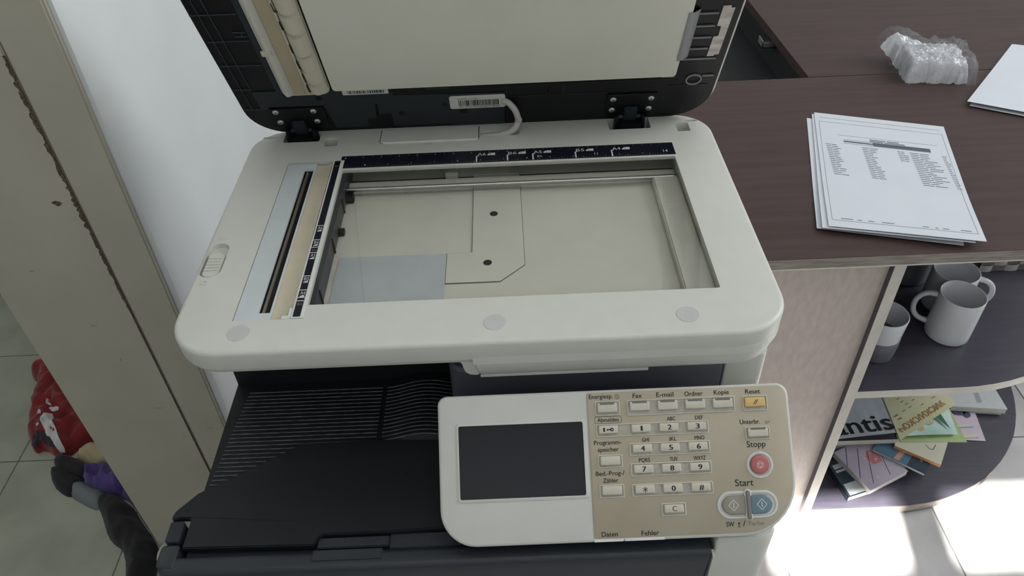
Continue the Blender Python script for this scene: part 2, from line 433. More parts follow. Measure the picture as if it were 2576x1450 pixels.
B().box(424, 706, 87, 101, -870, -228).build('front_panel', PANELW, desk)
s1 = B().prism(bow(722.5, 76.5), -519, -504, 0, 0).build('shelf', SHELFT, desk); band('edge_band', None, 722.5, 76.5, -519, -504, s1)
s2 = B().prism(bow(722.5, 79.5), -863, -845, 0, 0).build('shelf', SHELFT, desk); band('edge_band', None, 722.5, 79.5, -863, -845, s2, 1.2, WOODE)
B().prism([(x if x < 730 else x - 14, y + 8) for x, y in bow(722.5, 80, 560)], -870, -863).build('plinth', WOODE, desk)
B().box(722.5, 1230, 561, 577, -845, -228).build('back_panel', SHELFT, desk)

rear = empty('rear_desk', (1200, 1100, -870), 'dark brown desk joined behind the counter with a dark gap beside it', 'desk')
B().prism([(738, 578.4), (1900, 578.4), (1900, 1700), (690, 1700)], -228, -210, 0, 1).build('desktop', [WOOD, WOOD], rear, bev=0.8, seg=1)
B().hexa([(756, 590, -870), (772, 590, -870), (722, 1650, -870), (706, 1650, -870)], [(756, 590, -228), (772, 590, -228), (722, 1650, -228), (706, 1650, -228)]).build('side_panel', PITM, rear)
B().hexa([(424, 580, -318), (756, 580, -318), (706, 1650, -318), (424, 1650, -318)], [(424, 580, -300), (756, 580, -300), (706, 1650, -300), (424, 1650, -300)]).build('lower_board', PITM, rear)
b = B().box(716, 748, 792, 822, -250, -247).box(716, 719, 792, 822, -250, -234).box(716, 748, 792, 795, -250, -238)
b.build('bracket', mat('zinc', (150, 150, 148), 0.4, metal=0.5), rear, bev=0.6, seg=1)
B().box(1840, 1860, 600, 1650, -870, -228).build('side_panel', PITM, rear)

# ================================================================== the copier
prn = empty('multifunction_printer', (150, -150, -870 + 415), 'pale grey office copier with its scanner lid open and a black output tray', 'copier')

# ---- scanner housing
bez = rfn(-112, 416, -277, 88, (46, 46, 42, 42), 10)
holes = [
    (rrect(1.6, 364, -221.5, -4, 1.5, 2), 4, False),           # platen
    (rrect(-61, 1.1, -238.5, 15.5, 0.8, 2), 6, False),          # feed window
    (rrect(-76, -34, 59.5, 82, 2, 2), 24, True), (rrect(-27, -12, 47.5, 66, 1, 2), 20, True),
    (rrect(300, 348, 57.5, 82, 2, 2), 24, True), (rrect(377, 391.5, 47.5, 66, 1, 2), 20, True),
    (rrect(152, 197, 55, 66, 5.4, 5), 7, True),                   # cable groove
    (rrect(-108.5, -88.5, -178, -127, 9.9, 8), 5.0, True),        # transport lock
    (rrect(88, 97, 42.5, 45.5, 0.3, 1), 4, True),
    (rrect(-101, -84, 71, 74, 1, 2), 3, True), (rrect(389, 405, 69, 72, 1, 2), 3, True),
]
b = B().plate(bez, fillet(4.2, 0, 5) + [(0.5, -19.6), (1.0, -21), (2.6, -21.5), (3.2, -22.5), (3.6, -26), (6, -28.4), (10, -29)], holes)
hous = b.build('scanner_housing', PL, prn, smooth=40)
# deeper right half of the housing and the curved lip over the tray
low = rfn(146, 416, -277, 88, (3, 46, 42, 3), 10)
B().plate(low, [(1.3, -25.4), (1.8, -30), (4.5, -42), (7.5, -46), (10, -47.5)]).build('scanner_lower_shell', PL, prn, smooth=40)
po = [p for p in low(0.2) if p[0] > 150 and p[1] < 40]; pi_ = [p for p in low(3.0) if p[0] > 150 and p[1] < 40]
po = [(146, -276.8)] + po + [(415.8, 40)]; pi_ = [(146, -274)] + pi_ + [(413, 40)]
b = B()
for i in range(min(len(po), len(pi_)) - 1):
    q = [po[i], po[i + 1], pi_[i + 1], pi_[i]]
    b.hexa([(p[0], p[1], -26.5) for p in q], [(p[0], p[1], -18.5) for p in q])
b.build('scanner_skirt', PL, prn, smooth=40)
def Fx(a, c, h): return (a, -h, c)                               # outlines in x-z, depth along -y
lip = [(118, -21), (146.5, -21), (150, -47), (146.5, -47.3), (142, -46.5), (138.4, -43.5), (136.8, -38), (135.8, -32.5), (132.5, -29), (126, -27.6), (118, -27.5)]
B(Fx).prism(lip, 234, 269.5).build('scanner_lip', PL, prn, bev=0.8, seg=2)
B(Fx).prism([(134, -29.3), (152, -29.3), (152, -47.2), (146.5, -47.3), (142, -46.5), (138.4, -43.5), (136.8, -38), (135.8, -32.5)], -60, 234).build('scanner_lip', PL, prn, bev=0.4, seg=1)
B().box(151, 297, -270.5, -267.2, -49.4, -46.4).build('label_strip', PL, prn, bev=0.3, seg=1)

# rulers
rb = B().prism([(1.6, -0.8), (365.8, -0.8), (365.8, 23.8), (-2.4, 23.8), (-2.4, 16.2), (1.6, 16.2)], -0.3, 0.2)
for k in range(0, 361, 10):
    x = k * 1.0 + 2
    if x < 360:
        stroke(rb, x, 20.2, x, 21.6, 0.35, 0.3, 1); 
        if k % 20 == 0 and x < 220: rb.text(str(k // 10 or 1), x, 18.6, 1.6, 1.2, 0.3, 1)
for k in range(0, 356, 3):
    stroke(rb, k + 1.5, 0.6, k + 1.5, 1.6 if k % 24 else 3.0, 0.28, 0.3, 1)
for k in range(1, 14):
    if k not in (11,): rb.text(str(k), k * 25.4, 3.4, 1.5, 1.8, 0.3, 1)
for nm, x in (('A6', 148), ('B6', 182), ('A5', 210), ('B5', 257), ('A4', 297)):
    stroke(rb, x, 0.4, x, 12.5, 1.6, 0.3, 1); stroke(rb, x - 0.8, 12.5, x + 3, 12.5, 0.8, 0.3, 1)
    rb.text(nm, x + 5.6, 13.0, 9.2, 5.4, 0.3, 1)
    rb.flat([(x + 12, 13), (x + 20.5, 13), (x + 20.5, 17.8), (x + 15, 17.8), (x + 12, 15.2)], 0.3, 1)
    stroke(rb, x + 15, 13, x + 15.6, 17.8, 0.35, 0.35, 0)
rb.text('8½', 217.5, 4.6, 5.6, 4.2, 0.3, 1); rb.text('11', 279.4, 4.6, 3.6, 4.8, 0.3, 1); rb.text('14', 355.6, 4.6, 5.0, 4.8, 0.3, 1)
rb.build('rear_ruler', [RULB, INKW], hous, smooth=0)
lb = B().plate(rfn(-8.9, -2.5, -236, 14.5, 0.3, 1), [(0, 0.35), (0, -3)])
lb.text('mm', -5.6, 3.2, 3.6, 1.6, 0.4, 1)
for nm, y in (('A6', 105), ('B6', 128), ('5½', 139.7), ('A5', 148), ('B5', 182), ('A4', 201.5), ('8½', 215.9)):
    stroke(lb, -8.8, -y, -2.6, -y, 1.1, 0.4, 1)
    big = '½' not in nm
    lb.text(nm, -5.4, -y - 6.2, 4.6, 4.6 if big else 4.0, 0.4, 1 if big else 2)
    if big: lb.flat([(-7.6, -y - 9.6), (-3.4, -y - 9.6), (-3.4, -y - 7.0), (-5.2, -y - 7.0), (-7.6, -y - 8.4)], 0.4, 1)
stroke(lb, -8.8, -211.6, -2.6, -211.6, 1.1, 0.4, 1)
lb.build('left_ruler', [RULB, INKW, INKG], hous, smooth=0)
fr = B().plate(rfn(-10.6, 1.0, -237.6, 15.2, 0.4, 1), [(0, 0.0), (0, -3)], [(rrect(-8.9, -2.5, -236, 14.5, 0.3, 1), 1.0, True)])
fr.build('ruler_frame', mat('white_plastic', (232, 232, 228), 0.4), hous)
# feed window: white plate with slot, cream ramp
WHP = mat('cool_white_plate', (206, 213, 214), 0.4)
feed = B().plate(rfn(-60.4, -28.6, -238, 12.6, 0.5, 1), [(0, -0.7), (0, -3.1)], [(rrect(-40.4, -30.2, -229, 0.6, 0.4, 1), 2.2, False)], 0, False).build('feed_plate', WHP, hous)
B().box(-41, -30, -229.4, 0.9, -9, -8).build('slot_floor', BLKG, hous)
B().tube([(-37.6, -228, -5.6), (-37.6, 0, -5.6)], 2.2, 12).build('lamp_reflector', mat('satin_bar', (150, 140, 130), 0.3, metal=0.6), hous)
B().box(-34.6, -30.4, -228.6, 0.4, -8, -2.8).build('slot_guide', BLKG, hous)
def ramp(u, v):
    x = -28.4 + u * 17.4; return (x, -237.6 + v * 249, -2.4 + 1.6 * (u ** 2) - 0.9 * math.sin(math.pi * u) + (1.0 * max(0.0, (u - 0.62) / 0.38) * (0.5 + 0.5 * math.tanh(18 * (v - 0.62 + (u - 0.8) * 0.9)))))
B().grid(14, 60, ramp).build('cream_ramp', mat('ramp_cream', (206, 196, 172), 0.45), hous, recalc=False)
B().box(-13.6, -10.6, -236.8, -224, -2.6, -0.2).box(-19, -10.6, -238, -233, -2.8, -0.6).build('ramp_end', mat('white_plastic', (232, 232, 228), 0.4), hous, bev=0.5)
# transport lock slider and embossed padlocks
b = B().plate(rfn(-106.5, -90.5, -176, -139, 7.9, 8), [(1, -1.0), (0, -2.0), (0, -5)])
b.build('lock_slider', PL, hous, smooth=40)
b = B()
for k in range(5): b.box(-105, -92, -167.5 + k * 4.4, -166.3 + k * 4.4, -1.2, 0.2)
b.build('lock_grip', PL, hous, bev=0.2, seg=1)
for (cx, cy, op) in ((-99, -118.5, True), (-99.3, -185.5, False)):
    b = B()
    b.box(cx - 4, cx + 3, cy - 2.8, cy - 0.4, 0, 0.5)
    arc = [(cx - 0.5 + (2.4 if not op else -3.6) * 0 + 2.6 * math.cos(R(a)) - (3.2 if op else 0), cy - 0.3 + 2.6 * math.sin(R(a)), 0.2) for a in range(0, 181, 20)]
    b.tube(arc, 0.5, 6)
    b.build('padlock_symbol', PL, hous)
for x in (-51.6, 165.9, 329.2):
    B().plate(lambda i, x=x: circle(x, -253.5, 9.7 - i, 36), [(0.15, 0.35), (0, 0.2), (0, -0.6)]).build('bumper_pad', mat('bumper_rubber', (200, 200, 197), 0.6), hous, smooth=40)
# rear cover flap
B().plate(rfn(37.4, 149.6, 47.4, 76, (4, 4, 1, 1), 4), [(0.7, 1.6), (0, 0.9), (0, -0.5)]).build('rear_cover', PL, hous, smooth=40)

for p, q in (((36.9, 78), (36.9, 50.5)), ((36.9, 50.5), (40.6, 46.9)), ((150.1, 78), (150.1, 50.5))): B().tube([(p[0], p[1], 0.1), (q[0], q[1], 0.1)], 0.45, 6).build('cover_seam', mat('gap_dark', (58, 52, 44), 0.7), hous)
# ---- glass and what lies under it
B().box(1.4, 363.8, -221.3, -4.2, -3.4, -0.9).build('platen_glass', GLASS, prn, smooth=0)
INN = mat('scanner_inside', (220, 218, 205), 0.55, (216, 214, 201), 30)
INND = mat('scanner_inside_shade', (96, 95, 86), 0.6, (86, 85, 76), 60)
b = B().box(-24, 378, -232, 40, -27.5, -25).box(-24, -22, -232, 40, -25, -6).box(366.5, 378, -232, 40, -25, -6).box(-22, 366.5, -232, -226, -25, -6).box(-22, 366.5, 34, 40, -25, -6)
inn = b.build('scan_bed', INN, prn)
b = B().prism([(143.4, 12), (143.4, -127.5), (118.4, -127.5), (118.4, -172.5), (170.3, -172.5), (194.5, -149.5), (194.5, 12)], -25, -23.6).build('cover_plate', INN, inn, bev=0.3, seg=1)
b = B()
L = [(143.4, -14), (143.4, -127.5), (118.4, -127.5), (118.4, -172.5), (170.3, -172.5), (194.5, -149.5), (194.5, -14)]
for p, q in zip(L[:-1], L[1:]): b.tube([(p[0], p[1], -24.4), (q[0], q[1], -24.4)], 0.55, 6)
b.build('plate_gap', INND, inn)
for x, y in ((165.3, -64.4), (158.6, -144.8)): B().prism(circle(x, y, 4.2, 18), -23.7, -23.3).build('screw_hole', BLKG, inn)
B().box(-20, 366, 1.5, 9.5, -25, -24.2).build('belt_groove', INND, inn)
B().tube([(-20, -18.5, -17), (366, -18.5, -17)], 2.6, 14).build('guide_rail', CHROME, inn)
B().box(-20, 366, -8, 1.5, -25, -20).build('rail_step', INN, inn, bev=1.0)
b = B()
for k in range(26): b.box(143.6 + k * 1.92, 145.2 + k * 1.92, 8, 26, -22.2, -21.2)
b.build('flat_cable', mat('ribbon_white', (214, 212, 200), 0.45), inn)
b = B()
for k in range(11): b.box(146 + k * 4.4, 147.6 + k * 4.4, 27.0, 28.6, -18, -16.5); b.box(146 + k * 4.4, 147.6 + k * 4.4, 30.0, 31.4, -17, -15.5)
b.build('connector_pins', INND, inn)
B().box(112, 126, 4, 32, -24, -15).build('cable_clip', INN, inn, bev=1)
B().box(338, 366, -226, -20, -25, -15).build('side_block', INN, inn, bev=1.5)
# folded film at the left of the bed
B().grid(12, 10, lambda u, v: (12 + u * 106, -220 + v * 92, -24.2 + 1.3 * math.sin(v * 7 + u * 1.5) ** 2 * (1 - 0.5 * u))).build('film_sheet', mat('bluish_film', (196, 204, 206), 0.35), inn, recalc=False)
# scan carriage parked under the left ruler
car = B().box(-10, 6, -218, 22, -24.5, -5).build('scan_carriage', mat('carriage_grey', (62, 64, 70), 0.45), prn, bev=0.6, seg=1)
for y in (-196, -120, -52): B().box(5.6, 7.4, y, y + 2, -24, -6).build('carriage_rib', BLKG, car, bev=0.4, seg=1)
B().box(5.5, 12, -92, -84, -24, -19).build('carriage_lug', BLKG, car, bev=0.4, seg=1)
B().box(5.5, 14, -34, -24, -24, -14).build('carriage_lug', BLKG, car, bev=0.4, seg=1)

# ---- open lid
TH = R(64)
def Fl(s, t, h): return (s, 84 - t * math.cos(TH) - h * math.sin(TH), t * math.sin(TH) - h * math.cos(TH))
lid = B(Fl).plate(rfn(-112.5, 416.5, 2.6, 362, (46, 46, 40, 40), 10), [(0.8, 0.2), (0, -0.8), (0, -26), (8, -60), (30, -74)]).build('lid', PL, prn, smooth=40)
und = B(Fl).plate(rfn(-111.4, 414.2, 0.6, 360, (45, 45, 40, 40), 10), [(0.4, 1.4), (0, 0.8), (0, 0.1)]).build('lid_underside', BLKG, lid, smooth=40)
def lp(name, pts, h0, h1, m, bev=0.0):
    return B(Fl).prism(pts, h0, h1).build(name, m, lid, bev=bev, seg=1)
def rc(x0, x1, y0, y1): return [(x0, y0), (x1, y0), (x1, y1), (x0, y1)]
lp('matte_plate', [(-91, 79.4), (-90, 48), (-82, 48), (-82, 52), (-20, 50.5), (-15, 8), (22, 8), (24, 23), (34, 23), (37, 50), (40, 50), (38, 30), (52.6, 30.5), (52.2, 6), (118.6, 6), (120, 2), (180, 2), (182, 60), (60, 63), (58, 76.5), (-6, 77.5), (-60, 70), (-60.5, 79)], 1.4, 2.4, BLKM, 0.3)
lp('side_frame', [(-66, 360), (-64.5, 72), (-58.6, 68), (-58.6, 360)], 1.4, 3.2, BLKM, 0.5)
b = B(Fl)
for (x0, y0, x1, y1) in ((-104.5, 360, -100, 49), (-95, 360, -90.5, 84), (-111, 197, -67, 196.4), (-108, 160, -67, 159.6), (-109, 123.6, -66.6, 122.6), (-109, 84, -91, 83.8), (-108.6, 49, -90, 48.2), (-111, 235, -67, 234), (-111, 275, -67, 274), (-111, 315, -67, 314), (-66.2, 360, -61.5, 69), (-79, 172, -67, 171.6), (-78, 166, -67, 165.8), (-71, 171, -71, 166)):
    stroke(b, x0, y0, x1, y1, 0.55, 2.6); 
    d = Vector((x1 - x0, y1 - y0)).normalized(); n_ = (-d.y * 0.3, d.x * 0.3)
    b.add([(x0 + n_[0], y0 + n_[1], 1.4), (x1 + n_[0], y1 + n_[1], 1.4), (x1 + n_[0], y1 + n_[1], 2.6), (x0 + n_[0], y0 + n_[1], 2.6), (x0 - n_[0], y0 - n_[1], 1.4), (x1 - n_[0], y1 - n_[1], 1.4), (x1 - n_[0], y1 - n_[1], 2.6), (x0 - n_[0], y0 - n_[1], 2.6)], [(0, 1, 2, 3), (4, 5, 6, 7)])
b.build('stiffening_ribs', mat('rib_dark', (66, 74, 84), 0.4), lid, smooth=0, recalc=False)
lp('pad', rrect(-2.6, 366, 80.4, 356, 4, 5), 1.4, 6.4, PAD, 0.8)
# cream feed unit beside the pad
lp('feed_base', rrect(-58.2, -5.6, 72, 352, (7, 12, 3, 3), 6), 1.4, 3.4, CREAM, 0.6)
B(Fl).grid(10, 2, lambda u, v: (-57.6 + u * 12.4, 76 + v * 270, 3.4 + 4.6 * math.sin(math.pi * min(1, u * 1.02)))).build('roller_rail', mat('cream_light', (216, 213, 202), 0.4), lid, recalc=False)
lp('tan_guide', rc(-45, -30, 75.5, 350), 3.4, 5.0, TAN, 0.4)
lp('guide_rim', rc(-29.8, -27.6, 77, 350), 3.4, 7.6, CREAM, 0.5)
lp('rail_clip', rc(-58.6, -48, 143, 150), 6.5, 9.0, CREAM, 0.4)
segs = [(83.7, 96.8), (101.3, 115.2), (122.4, 141.8), (146.6, 172.6), (179.5, 199.6), (203.6, 226), (232, 252), (258, 282), (290, 312), (318, 340)]
for i, (t0, t1) in enumerate(segs):
    hi_ = 12 + (2.5 if i in (3, 4) else 0)
    def cur(u, v, t0=t0, t1=t1, hi_=hi_):
        a = math.pi * (0.03 + 0.94 * u); return (-27.2 + u * 20.6, t0 + v * (t1 - t0), 3.6 + hi_ * math.sin(a) ** 0.8 * 0.8)
    b = B(Fl); b.grid(14, 3, cur)
    for v in (0, 1):
        pts = [cur(k / 14, v) for k in range(15)] + [(-6.6, t0 + v * (t1 - t0), 3.4), (-27.2, t0 + v * (t1 - t0), 3.4)]
        b.add(pts, [tuple(range(len(pts)))])
    b.build('roller_cover', CREAM, lid, smooth=40, recalc=False)
for i, (t0, t1) in enumerate(((96.8, 101.3), (115.2, 122.4), (141.8, 146.6), (172.6, 179.5), (199.6, 203.6), (226, 232))):
    B(Fl).grid(12, 2, lambda u, v, t0=t0, t1=t1: (-25.6 + u * 18.6, t0 + v * (t1 - t0), 3.6 + 7.2 * math.sin(math.pi * (0.04 + 0.92 * u)) ** 0.8)).build('roller_gap', CREAM, lid, recalc=False)
for (s0, t0) in ((-23.4, 83), (-23, 100.6), (-23.4, 121.8), (-23.6, 146), (-24, 179), (-24.6, 203)):
    b = B(Fl); b.prism([(s0 - 4.4, t0 + 11), (s0 - 3.6, t0 + 11), (s0 - 3.2, t0 + 1.2), (s0 + 2.4, t0 + 0.9), (s0 + 2.4, t0 - 0.2), (s0 - 4, t0 + 0.2)], 6.6, 8.4)
    b.build('cover_gap', mat('gap_dark', (58, 52, 44), 0.7), lid, smooth=0)
# right hand side: grey flap, foil, ring, ribs
B(Fl).grid(4, 6, lambda u, v: (362.5 + u * 12, 107 + v * 70, 2.0 + 5.5 * math.sin(math.pi * 0.5 * (1 - u)))).build('grey_flap', mat('grey_flap_plastic', (126, 126, 130), 0.4), lid, recalc=False)
foil = [(394.4, 106.5), (401.5, 106.5), (402, 108.5), (406.4, 109), (407.4, 176.5), (403.6, 176.2), (403.4, 179.4), (395.4, 179.4), (395.2, 152), (399.4, 151.4), (399.6, 137), (395, 136)]
lp('foil_strip', foil, 1.4, 2.2, mat('silver_foil', (206, 198, 190), 0.38, (168, 160, 152), 60, (1, 3, 3), metal=0.25), 0.0)
for (x0, x1, t) in ((374, 393, 170.2), (374, 393, 152.5), (374, 393, 135.8), (374, 393, 119), (364, 405, 103), (396.5, 409, 74.8), (352, 366, 75.5), (364, 412, 196), (364, 412, 232), (364, 412, 268)):
    b = B(Fl).box(x0, x1, t - 0.45, t + 0.45, 1.4, 3.0)
    b.build('cross_rib', mat('rib_light', (150, 148, 152), 0.35), lid)
b = B(Fl); n = 30
for (r0, r1, h0, h1) in ((7.4, 8.6, 1.3, 3.0),):
    b.plate(lambda i: circle(388.3, 68.7, r1, n), [(0, h1), (0, h0)], [(circle(388.3, 68.7, r0, n), h1 - h0, False)])
b.build('ring_boss', mat('rib_light', (150, 148, 152), 0.35), lid, smooth=40)
b = B(Fl)
for (x0, x1, t) in ((186, 362, 71), (186, 296, 52), (362, 405, 59)): b.box(x0, x1, t - 0.3, t + 0.3, 1.3, 2.0)
for (x, t0, t1) in ((228, 52, 71), (247, 52, 71), (184, 4, 76)): b.box(x - 0.3, x + 0.3, t0, t1, 1.3, 2.0)
b.build('fine_ribs', mat('black_edge', (38, 38, 42), 0.35), lid)
for (x, t, r) in ((114.2, 43.7, 3.4), (64.1, 30.6, 3.6), (134.4, 29.9, 5.2), (-22, 64, 4.0), (229, 57, 2.4), (36, 27, 2.2)): B(Fl).prism(circle(x, t, r, 18), 2.2, 2.55).build('round_hole', BLKG, lid)
lp('recess', rc(60, 184, 62.5, 77), 1.5, 2.0, BLKG); lp('latch', rc(96, 122, 71.5, 76), 2.0, 3.0, BLKM, 0.3)
# labels with bar codes
def label(s0, s1, t0, t1, r, seed, lines, bar):
    rnd = random.Random(seed); b = B(Fl)
    b.prism(rrect(s0, s1, t0, t1, r, 4), 2.4, 2.8, 0)
    x = bar[0]
    while x < bar[1]:
        w = rnd.choice((0.5, 0.5, 0.9, 1.4)); b.flat(rc(x, min(x + w, bar[1]), bar[2], bar[3]), 2.9, 1); x += w + rnd.choice((0.45, 0.6, 1.0))
    for (tx, c, y, w, cap) in lines: b.text(tx, c, y, w, cap, 2.9, 1)
    b.build('barcode_label', [mat('label_white', (218, 217, 210), 0.45), INK], lid, smooth=0)
label(5.4, 55.4, 68.2, 76.6, 1.2, 3, [], (11, 51, 70, 75))
label(120, 182.4, 34.8, 58, 3.2, 5, [('DATE  11-02', 140.5, 51.2, 22, 2.6), ('A1212701R0027884', 153, 36.2, 46, 2.6)], (130, 175, 39.6, 50))
# hinges
for s0, s1 in ((-81.5, -21.5), (297, 352.5)):
    c = (s0 + s1) / 2
    hp_ = B(Fl).prism([(s0, 10), (s1, 10), (s1, 48.5), (s0, 48.5)], 1.6, 3.6).build('hinge_plate', BLKG, lid, bev=0.5, seg=1)
for (x, t) in ((-75.6, 43.9), (-33.4, 43.3), (-75.4, 25), (-33.6, 24.4), (303.4, 40.6), (346, 40.6), (303.6, 21.4), (345.6, 21.8)):
    b = B(Fl).plate(lambda i, x=x, t=t: circle(x, t, 3.7 - i, 18), [(1.6, 5.2), (0.6, 4.8), (0, 4.0), (0, 3.4)])
    for a in (0.5, 2.07): stroke(b, x - 1.5 * math.cos(a), t - 1.5 * math.sin(a), x + 1.5 * math.cos(a), t + 1.5 * math.sin(a), 0.7, 5.25, 1)
    b.build('screw', [SCREWM, BLKG], lid, smooth=40)
for c in (-55, 325):
    h = B().box(c - 13, c + 13, 62, 83, -20, 3).box(c - 17, c - 13, 66, 82, -18, 12).box(c + 13, c + 17, 66, 82, -18, 12).build('hinge', BLKG, prn, bev=1.0)
    B(Fl).prism(rc(c - 7.5, c + 7.5, 4, 27), 3.6, 9).build('hinge_tongue', BLKM, h, bev=1.0)
    B().tube([(c - 16, 76, 6), (c + 16, 76, 6)], 3.0, 12).build('hinge_pin', BLK, h)
# cable from the lid into the groove
path = [Fl(180, 47, 3.0), Fl(186, 46, 6), Fl(193, 38, 11), Fl(196.5, 25, 15), (196.5, 62, 16), (193, 58, 9), (186, 57.5, 3), (176, 58.5, -1), (164, 60, -3), (153, 60.5, -3.5)]
def smoothp(p, n=6):
    P = [Vector(q) for q in p]; out = []
    for i in range(len(P) - 1):
        a, b_, c, d = P[max(i - 1, 0)], P[i], P[i + 1], P[min(i + 2, len(P) - 1)]
        for k in range(n):
            t = k / n
            out.append(0.5 * ((2 * b_) + (c - a) * t + (2 * a - 5 * b_ + 4 * c - d) * t * t + (3 * b_ - a - 3 * c + d) * t ** 3))
    return out + [P[-1]]
B().tube(smoothp(path), 3.6, 12).build('lid_cable', mat('cable_grey', (196, 190, 184), 0.45), prn, smooth=60)

# ---- body under the scanner
B().box(-111, 366, -176, 84, -160, -29.2).build('tray_back', TRAYB, prn, bev=1.0)
B().plate(rfn(122, 366, -262, 80, (14, 2, 2, 2), 6), [(3, -48), (0, -51), (0, -160)]).build('inner_body', NAVY, prn, smooth=40)
B().plate(rfn(367, 404, -262, 84, (2, 8, 4, 2), 5), [(0, -44), (0, -110), (2, -170), (6, -300), (6, -415)]).build('right_column', PL, prn, smooth=40)
B().box(-111, 342, -372, 84, -415, -156).build('chassis', BLK, prn)
B().plate(rfn(344, 396, -384, -250, (3, 14, 2, 2), 6), [(2, -138), (0, -141), (1, -200), (3, -415)]).build('right_front_panel', PL, prn, smooth=40)

# ---- output tray
def hump(x): 
    if x < 44 or x > 135: return 0.0
    return 9.0 * math.sin(math.pi * (x - 44) / 91.0) ** 2
tray = B()
tray.grid(60, 40, lambda u, v: (-111 + u * 233, -330 + v * 155, -150 + hump(-111 + u * 233) * max(0.0, min(1.0, (-330 + v * 155 + 262) / 6.0))))
tray = tray.build('output_tray', TRAYB, prn, recalc=False)
for k in range(27):
    y = -188.5 - k * 4.85
    x0 = -96 - 0.10 * (-188 - y)
    x1 = 43 if y > -257 else (-25 - (-257 - y) / 54 * 89)
    if x1 - x0 < 6: continue
    B().box(x0, x1, y - 0.4, y + 0.4, -150.2, -149.0).build('rib', RIBC, tray, bev=0.2, seg=1)
    if y > -257:
        xs = [48 + i * 5 for i in range(16)]
        B().tube([(x, y, -149.9 + hump(x)) for x in xs], 0.6, 6).build('rib', RIBC, tray)
plate = B()
pp = [(-25, -259), (-32, -262), (-114, -311), (-129, -329), (-130.5, -335), (-129, -338.5), (-122, -336.5), (-113.5, -337), (-112.5, -340), (-112.5, -366.5), (2, -368.5), (4, -362), (9, -358.5), (64, -358.5), (118, -356.5), (118, -262), (50, -258)]
plate.prism(pp, -152, -145.5)
B.build(plate, 'tray_plate', TRAYB, prn, bev=1.6, seg=2)
for (x, y) in ((28, -322), (77, -300)): B().prism(circle(x, y, 1.0, 10), -146, -145.3).build('pin_mark', BLKG, prn)
# handle recess and front cover
B().box(4, 66, -369.5, -359.5, -156, -149.5).build('handle_recess', BLK, prn, bev=0.8)
B().box(66.5, 340, -372, -357.5, -156, -150.5).build('handle_recess', BLK, prn, bev=0.8)
fc = B().plate(rfn(-131, 341, -391, -373, (14, 6, 2, 3), 8), fillet(5, -146.5, 4) + [(0, -160), (3, -240), (4, -410)]).build('front_cover', BLK, prn, smooth=40)
B().plate(rfn(-131, -114.8, -385, -362.5, (6, 1, 3, 4), 4), fillet(2.5, -145.2, 3) + [(0, -200)]).build('cover_arm', BLK, prn, smooth=40)
B().plate(rfn(-129.5, -116.8, -360.5, -339.8, 2.5, 4), fillet(1.5, -144.6, 3) + [(0, -190)]).build('side_latch', BLKM, prn, smooth=40)
B().box(2, 62, -384, -373.4, -150, -145.6).build('cover_tab', BLK, prn, bev=0.8)
for x in (250, 260.3, 270.4): B(Fx).prism(circle(x, -189, 0.9, 8), 388, 389.6).build('pin_mark', BLKG, prn)
B().hexa([(341, -390, -300), (343.5, -390, -300), (343.5, -384, -300), (341, -384, -300)], [(341, -391, -152), (343.2, -391, -152), (343.2, -384, -152), (341, -384, -152)]).build('cover_edge', PL, prn)

# ---- control panel
PA = R(40)
def Fp(s, T, h):      # s along x, T up the slope (negative = down), h out of the panel
    return (s, -292 + T * math.cos(PA) - h * math.sin(PA), -49 + T * math.sin(PA) + h * math.cos(PA))
body = rfn(114, 411.8, -124, 0.5, (30, 46, 10, 8), 9)
PANW = mat('panel_white', (206, 205, 198), 0.45, (202, 200, 194), 30)
cpn = B(Fp).plate(body, fillet(2.6, 0.0, 4) + [(0, -6), (3, -13), (20, -17)], [(rrect(131.2, 236.2, -85.6, -25, 1.5, 3), 1.8, False)]).build('control_panel', PANW, prn, smooth=40)
fr = B(Fp).plate(rfn(128.6, 239.4, -88.4, -22.6, 3, 4), [(0.8, 0.8), (0, 0.2), (0, -0.3)], [(rrect(131.2, 236.2, -85.6, -25, 1.5, 3), 2.4, False)], 0, False).build('screen_frame', PANW, cpn, smooth=40)
B(Fp).box(130.6, 236.8, -86.2, -24.4, -2.4, -1.3).build('display', SCREENM, cpn, smooth=0)
B(Fp).plate(rfn(240.6, 409.2, -121.2, -1.4, (2, 43, 8, 2), 9), [(0.5, 0.5), (0, 0.1), (0, -0.2)]).build('key_field', BEIGE, cpn, smooth=40)
for (x0, x1) in ((240.8, 265), (266, 299)): B(Fp).box(x0, x1, -123.8, -121.6, -1, 0.6).build('light_tab', mat('tab_white', (226, 226, 224), 0.4), cpn, bev=0.3, seg=1)
def well(s0, s1, t0, t1):
    B(Fp).plate(rfn(s0, s1, -t1, -t0, 1.0, 3), [(0.35, 1.3), (0, 0.9), (0, 0.3)], [(rrect(s0 + 0.9, s1 - 0.9, -t1 + 0.9, -t0 - 0.9, 0.7, 3), 0.75, True)], 0, True, 1).build('key_frame', [KEYM, WELLM], cpn, smooth=40)
def key(s, t, w=16.2, h=6.9, m=KEYM, led=False, name='key'):
    b = B(Fp).plate(rfn(s - w / 2, s + w / 2, -t - h / 2, -t + h / 2, 1.0, 3), [(0.9, 3.0), (0.35, 2.75), (0, 2.1), (0, 0.4)])
    if led: b.prism(rc(s - w * 0.37, s + w * 0.37, -t + h / 2 - 1.7, -t + h / 2 - 0.1), 2.4, 3.06, 1)
    b.build(name, [m, mat('led_window', (116, 112, 106), 0.3)], cpn, smooth=40)
well(247.4, 268.6, 8.7, 21.2); key(257.6, 14.3, 16.6, 8.2, led=True)
well(274.4, 365.6, 8.7, 22)
for s, t in ((285.1, 14.0), (308.6, 14.1), (331.8, 14.2), (355.1, 14.3)): key(s, t, 16.8, 8.0, led=True)
